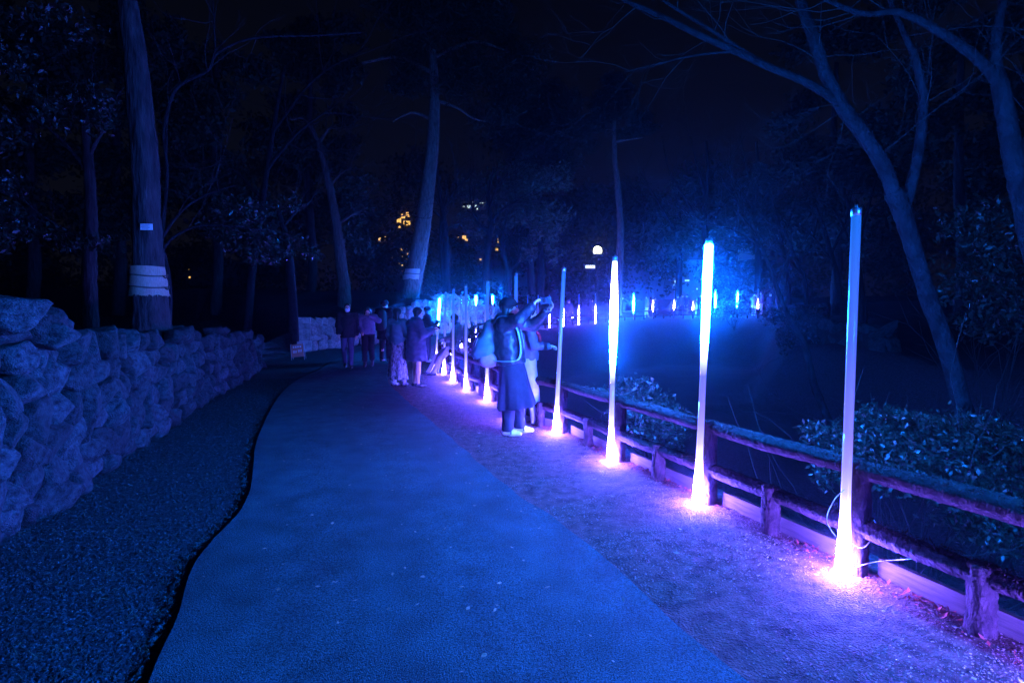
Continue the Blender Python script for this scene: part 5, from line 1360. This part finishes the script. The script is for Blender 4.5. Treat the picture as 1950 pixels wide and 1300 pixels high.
for k, (u, Yd, hgt, top, bot, hat, lab, hd_) in enumerate(FAR):
    p = at(u, 600, Yd); p[2] = h1(p[0], p[1]) + .02
    pose = dict(walk('R', .5)) if k in (0, 4, 11) else {}
    if k in (3, 13): pose = dict(elR=(.27, .14, 1.3), haR=(.08, .25, 1.5), elL=(-.27, .14, 1.3), haL=(-.08, .25, 1.5))
    if k == 6: pose = dict(chest=(0, .22, 1.2), neck=(0, .34, 1.36), head=(0, .42, 1.46), shR=(.17, .3, 1.3), shL=(-.17, .3, 1.3), elR=(.2, .45, 1.1), haR=(.15, .55, .95), elL=(-.2, .45, 1.1), haL=(-.15, .55, .95))
    person(lab, p, hd_ + 0.35 * math.sin(k * 1.7), pose, hgt, dict(top=top, hem=.82 if k % 3 else .6, bulk=.035, bmat=bot, hat=hat or None, hair='short' if k % 2 else 'bob'), .034, 'visitors on the far bank')

# ------------------------------------------------------------------ furniture, houses, town lights
sg = empty('a_frame_sign', gnd(569, 690), 'leaning reddish folding sign board with two white text blocks by the steps', 'sign')
sg.location.z = h1(sg.location.x, sg.location.y)
sg.rotation_euler = (0, -0.10, 0.20)
R1 = np.array([[1, 0, 0], [0, math.cos(-.26), -math.sin(-.26)], [0, math.sin(-.26), math.cos(-.26)]])
tr = lambda V, z0: np.asarray(V) @ R1.T + np.array([0, -.10, z0])
mb = MB().box((0, 0, .30), (.36, .018, .40)); put('panel', mesh('panel', tr(np.concatenate(mb.V), .0), mb.F, M['sign_board'], False), sg)
for s in (-1, 1):
    mb = MB().box((s * .188, 0, .25), (.018, .022, .52)); put('leg', mesh('leg', tr(np.concatenate(mb.V), 0), mb.F, M['metal'], False), sg)
    P = np.array([[s * .188, -.235 + .34, .50], [s * .188, .17, 0.0]]); MB().sweep(P, .009, 6).build('rear_leg', M['metal'], sg)
def glyph_rows(rows):
    mb = MB()
    for x0, z0, n, s in rows:
        g = random.Random(int(x0 * 1000 + z0 * 77))
        for k in range(n):
            x = x0 + k * s * 1.15
            for q in range(3): mb.box((x, -.0105, z0 + (q - 1) * s * .36), (s * g.uniform(.65, .98), .003, s * .2))
            mb.box((x + s * g.uniform(-.25, .25), -.0106, z0), (s * .2, .0028, s * .95))
    return mb
mb = glyph_rows([(-.105, .415, 4, .058), (-.115, .285, 3, .034), (.03, .300, 3, .036), (-.115, .245, 3, .034), (.03, .258, 3, .034)])
put('lettering', mesh('lettering', tr(np.concatenate(mb.V), 0), mb.F, M['sign_paper'], False), sg)

lp = at(1137, 600, 41.0); lp[2] = h1(lp[0], lp[1])
lamp = empty('park_lamp', lp, 'tall park lamp with glowing yellow dome left of the slender pine', 'street lamp')
zt = at(1137, 484, 41.0)[2] - lp[2]
put('pole', mesh('pole', *lathe([(.09, 0), (.06, 1.0), (.05, zt)], 8), M['dark_metal']), lamp)
put('lamp_dome', mesh('lamp_dome', *lathe([(.28, zt), (.33, zt + .15), (.32, zt + .35), (.25, zt + .52), (.12, zt + .61), (.02, zt + .63)], 14), M['lamp_glow']), lamp)
V, F = lathe([(.10, zt - .10), (.36, zt - .02), (.36, zt)], 14); put('collar', mesh('collar', V, F, M['dark_metal']), lamp)
for k in range(6):
    a = k * math.pi / 3; P = [[.34 * math.cos(a), .34 * math.sin(a), zt], [.355 * math.cos(a), .355 * math.sin(a), zt + .2], [.26 * math.cos(a), .26 * math.sin(a), zt + .55], [0.02, 0, zt + .66]]
    MB().sweep(P, .012, 4).build('rib', M['dark_metal'], lamp)
ls = empty('lit_sign', at(1124, 508, 48.0), 'small glowing white sign below the yellow park lamp', 'sign')
put('board', mesh('board', np.concatenate(MB().box((0, 0, 0), (.98, .10, .44)).V), MB().box((0, 0, 0), (1, 1, 1)).F, M['dark_metal'], False), ls)
for k, x in enumerate((-.35, -.18, 0.0, .17, .34)):
    mb = MB().box((x, -.06, .09), (.14, .02, .06)).box((x, -.06, -.09), (.15, .02, .06)).box((x - .05, -.0605, 0), (.045, .02, .14))
    if k != 3: mb.box((x + .05, -.0605, 0), (.04, .02, .14))
    mb.build('letter', M['sign_glow'], ls, False)
z = MB().box((0, .1, -(at(1124, 508, 48)[2] - 1.7) / 2 - .2), (.08, .06, at(1124, 508, 48)[2] - 1.7)).build('post', M['dark_metal'], ls, False)

tc_ = at(1090, 604, 33.9)
to = empty('torch', tc_, 'bright yellow hand torch shining on the far bank', 'torch')
put('bulb', mesh('bulb', ICO2[0] * .055, np.array(ICO2[1]), M['torch_glow']), to)
V, F = lathe([(.05, 0), (.035, .03), (.022, .05), (.022, .16)], 8); put('barrel', mesh('barrel', V[:, [0, 2, 1]] + [0, .045, 0], F, M['dark_metal']), to)

# little white gabled house among the trees on the right
hc = at(1432, 600, 50.0); hb_ = h1(hc[0], hc[1])
ho = empty('gabled_house', (hc[0], hc[1], hb_), 'little white gabled house half hidden by bare trees on the right', 'house')
ho.rotation_euler = (0, 0, 0.5)
zE = at(1432, 468, 50)[2] - hb_; zR = zE + 0.85; zM = at(1432, 497, 50)[2] - hb_
def gable(z0, z1, ridge):
    V = [(-1.4, -1.5, z0), (1.4, -1.5, z0), (1.4, .6, z0), (-1.4, .6, z0), (-1.4, -1.5, z1), (1.4, -1.5, z1), (1.4, .6, z1), (-1.4, .6, z1)]
    if ridge: return V + [(0, -1.5, ridge), (0, .6, ridge)], [(0, 1, 5, 8, 4), (2, 3, 7, 9, 6), (1, 2, 6, 5), (3, 0, 4, 7)]
    return V, [(0, 1, 5, 4), (2, 3, 7, 6), (1, 2, 6, 5), (3, 0, 4, 7)]
put('wall', mesh('wall', *gable(zM, zE, zR), M['plaster'], False), ho)
put('lower_wall', mesh('lower_wall', *gable(0, zM - .004, None), M['mortar'], False), ho)
rf = MB()
for s in (-1, 1):
    d = np.array([s * 1.4, 0, zE - zR]); a0 = np.array([0, -2.1, zR + .06]); b0 = a0 + d * 1.55; t = np.array([0, 0, .14]); y = np.array([0, 3.2, 0])
    rf.add([a0, b0, b0 + y, a0 + y, a0 + t, b0 + t, b0 + y + t, a0 + y + t], [(0, 3, 2, 1), (4, 5, 6, 7), (0, 1, 5, 4), (2, 3, 7, 6), (1, 2, 6, 5), (3, 0, 4, 7)])
rf.build('roof', M['roof'], ho, False)
for s in (-1, 1):
    d = np.array([s * 1.4, 0, zE - zR]); a0 = np.array([0, -2.14, zR - .04]); b0 = a0 + d * 1.53; t = np.array([0, 0, .26]); y = np.array([0, .05, 0])
    MB().add([a0, b0, b0 + y, a0 + y, a0 + t, b0 + t, b0 + y + t, a0 + y + t], [(0, 3, 2, 1), (4, 5, 6, 7), (0, 1, 5, 4), (2, 3, 7, 6), (1, 2, 6, 5), (3, 0, 4, 7)]).build('barge_board', M['plaster'], ho, False)
for x in (-.62, .62):
    f = MB().box((x, -1.52, zM + .6), (.62, .06, .7)).build('window', M['roof'], ho, False)
    put('pane', mesh('pane', np.concatenate(MB().box((x, -1.56, zM + .6), (.52, .02, .6)).V), MB().box((0, 0, 0), (1, 1, 1)).F, M['glass_dark'], False), f)

# blocks of flats beyond the park with a few lit windows
def flats(label, u0, u1, vtop, Yd, lit, depth=10, nx=6, nz=6, mat_lit='window_warm', zrow=3.0):
    x0, x1 = at(u0, 600, Yd)[0], at(u1, 600, Yd)[0]; zt = at(u0, vtop, Yd)[2]; zb = 1.5
    root = empty('apartment_building', ((x0 + x1) / 2, Yd, zb), label, 'building', 'town buildings beyond the trees')
    o = np.array(root.location)
    put('wall', mesh('wall', np.concatenate(MB().box((0, depth / 2, (zt - zb) / 2), (x1 - x0, depth, zt - zb)).V), MB().box((0, 0, 0), (1, 1, 1)).F, M['concrete'], False), root)
    put('parapet', mesh('parapet', np.concatenate(MB().box((0, depth / 2, zt - zb + .25), (x1 - x0 + .3, depth + .3, .5)).V), MB().box((0, 0, 0), (1, 1, 1)).F, M['concrete'], False), root)
    for (u, v, w, h) in lit:
        p = at(u, v, Yd) - o; ww, hh = w * Yd / F_PX, h * Yd / F_PX
        f = MB().box((p[0], -.03, p[2]), (ww + .2, .1, hh + .2)).build('window', M['dark_metal'], root, False)
        mb = MB()
        for q in (-1, 1): mb.box((p[0] + q * ww * .26, -.10, p[2]), (ww * .46, .04, hh))
        mb.build('pane', M[mat_lit], f, False)
    return root
flats('block of flats with warm lit windows left of the leaning pine', 742, 800, 392, 105, [(760, 420, 8, 9), (768, 412, 7, 8), (776, 409, 8, 9), (777, 425, 9, 8), (761, 432, 4, 4), (771, 424, 5, 7)])
flats('lower building with an orange lit corner window', 712, 742, 445, 100, [(733, 454, 6, 7), (723, 456, 4, 14)])
flats('low block with scattered tiny lights below the warm lit flats', 738, 790, 470, 92, [(766, 475, 5, 4), (765, 489, 4, 3), (777, 484, 3, 4), (747, 490, 2, 2), (747, 501, 2, 2), (762, 501, 4, 3), (766, 505, 3, 3), (776, 493, 3, 4), (771, 506, 2, 3), (747, 516, 2, 2), (768, 517, 3, 2)], mat_lit='window_warm')
flats('tall block showing a row of greenish-white lit windows through branches', 878, 950, 375, 112, [(883, 394, 3, 3), (893, 394, 6, 5), (901, 393, 4, 3), (907, 393, 5, 4), (916, 387, 6, 4), (922, 389, 5, 6), (909, 398, 3, 3), (901, 385, 2, 2)], mat_lit='window_white')
flats('wide block with orange windows behind the bare mottled tree', 860, 1020, 430, 106, [(884, 452, 7, 6), (888, 457, 5, 4), (872, 452, 3, 2), (915, 494, 4, 3), (946, 476, 5, 6), (949, 455, 3, 3), (949, 461, 3, 3), (963, 453, 3, 2), (981, 453, 4, 2), (992, 455, 3, 2), (1008, 488, 3, 12), (1008, 498, 3, 8)])
flats('town block with white lights behind the chatting visitors', 1262, 1350, 500, 100, [(1284, 536, 4, 4), (1284, 543, 3, 3), (1294, 543, 5, 4), (1293, 550, 2, 3), (1308, 534, 9, 3), (1336, 532, 4, 3), (1327, 550, 3, 3)], mat_lit='window_white')
flats('house with tiny lit windows glimpsed right of the banded pine', 335, 430, 500, 60, [(354, 512, 2, 2), (362, 513, 3, 2), (362, 528, 3, 3), (346, 581, 2, 2), (365, 575, 2, 2), (409, 584, 5, 2), (413, 582, 3, 3)], depth=6)

# ------------------------------------------------------------------ misty air round the whole scene; its tight halos also imitate lens bloom
hz, N, L, b = newmat('haze')
N.remove(b)
pv = N.new('ShaderNodeVolumePrincipled')
pv.inputs['Color'].default_value = (0.60, 0.62, 1.0, 1); pv.inputs['Density'].default_value = HAZE_DENSITY; pv.inputs['Anisotropy'].default_value = 0.955
L.new(pv.outputs[0], N['Material Output'].inputs['Volume'])
mb = MB().box((0, 56, 12.0), (154, 142, 31))
tag(put('haze', mesh('haze', np.concatenate(mb.V), mb.F, hz, False)), kind='stuff')
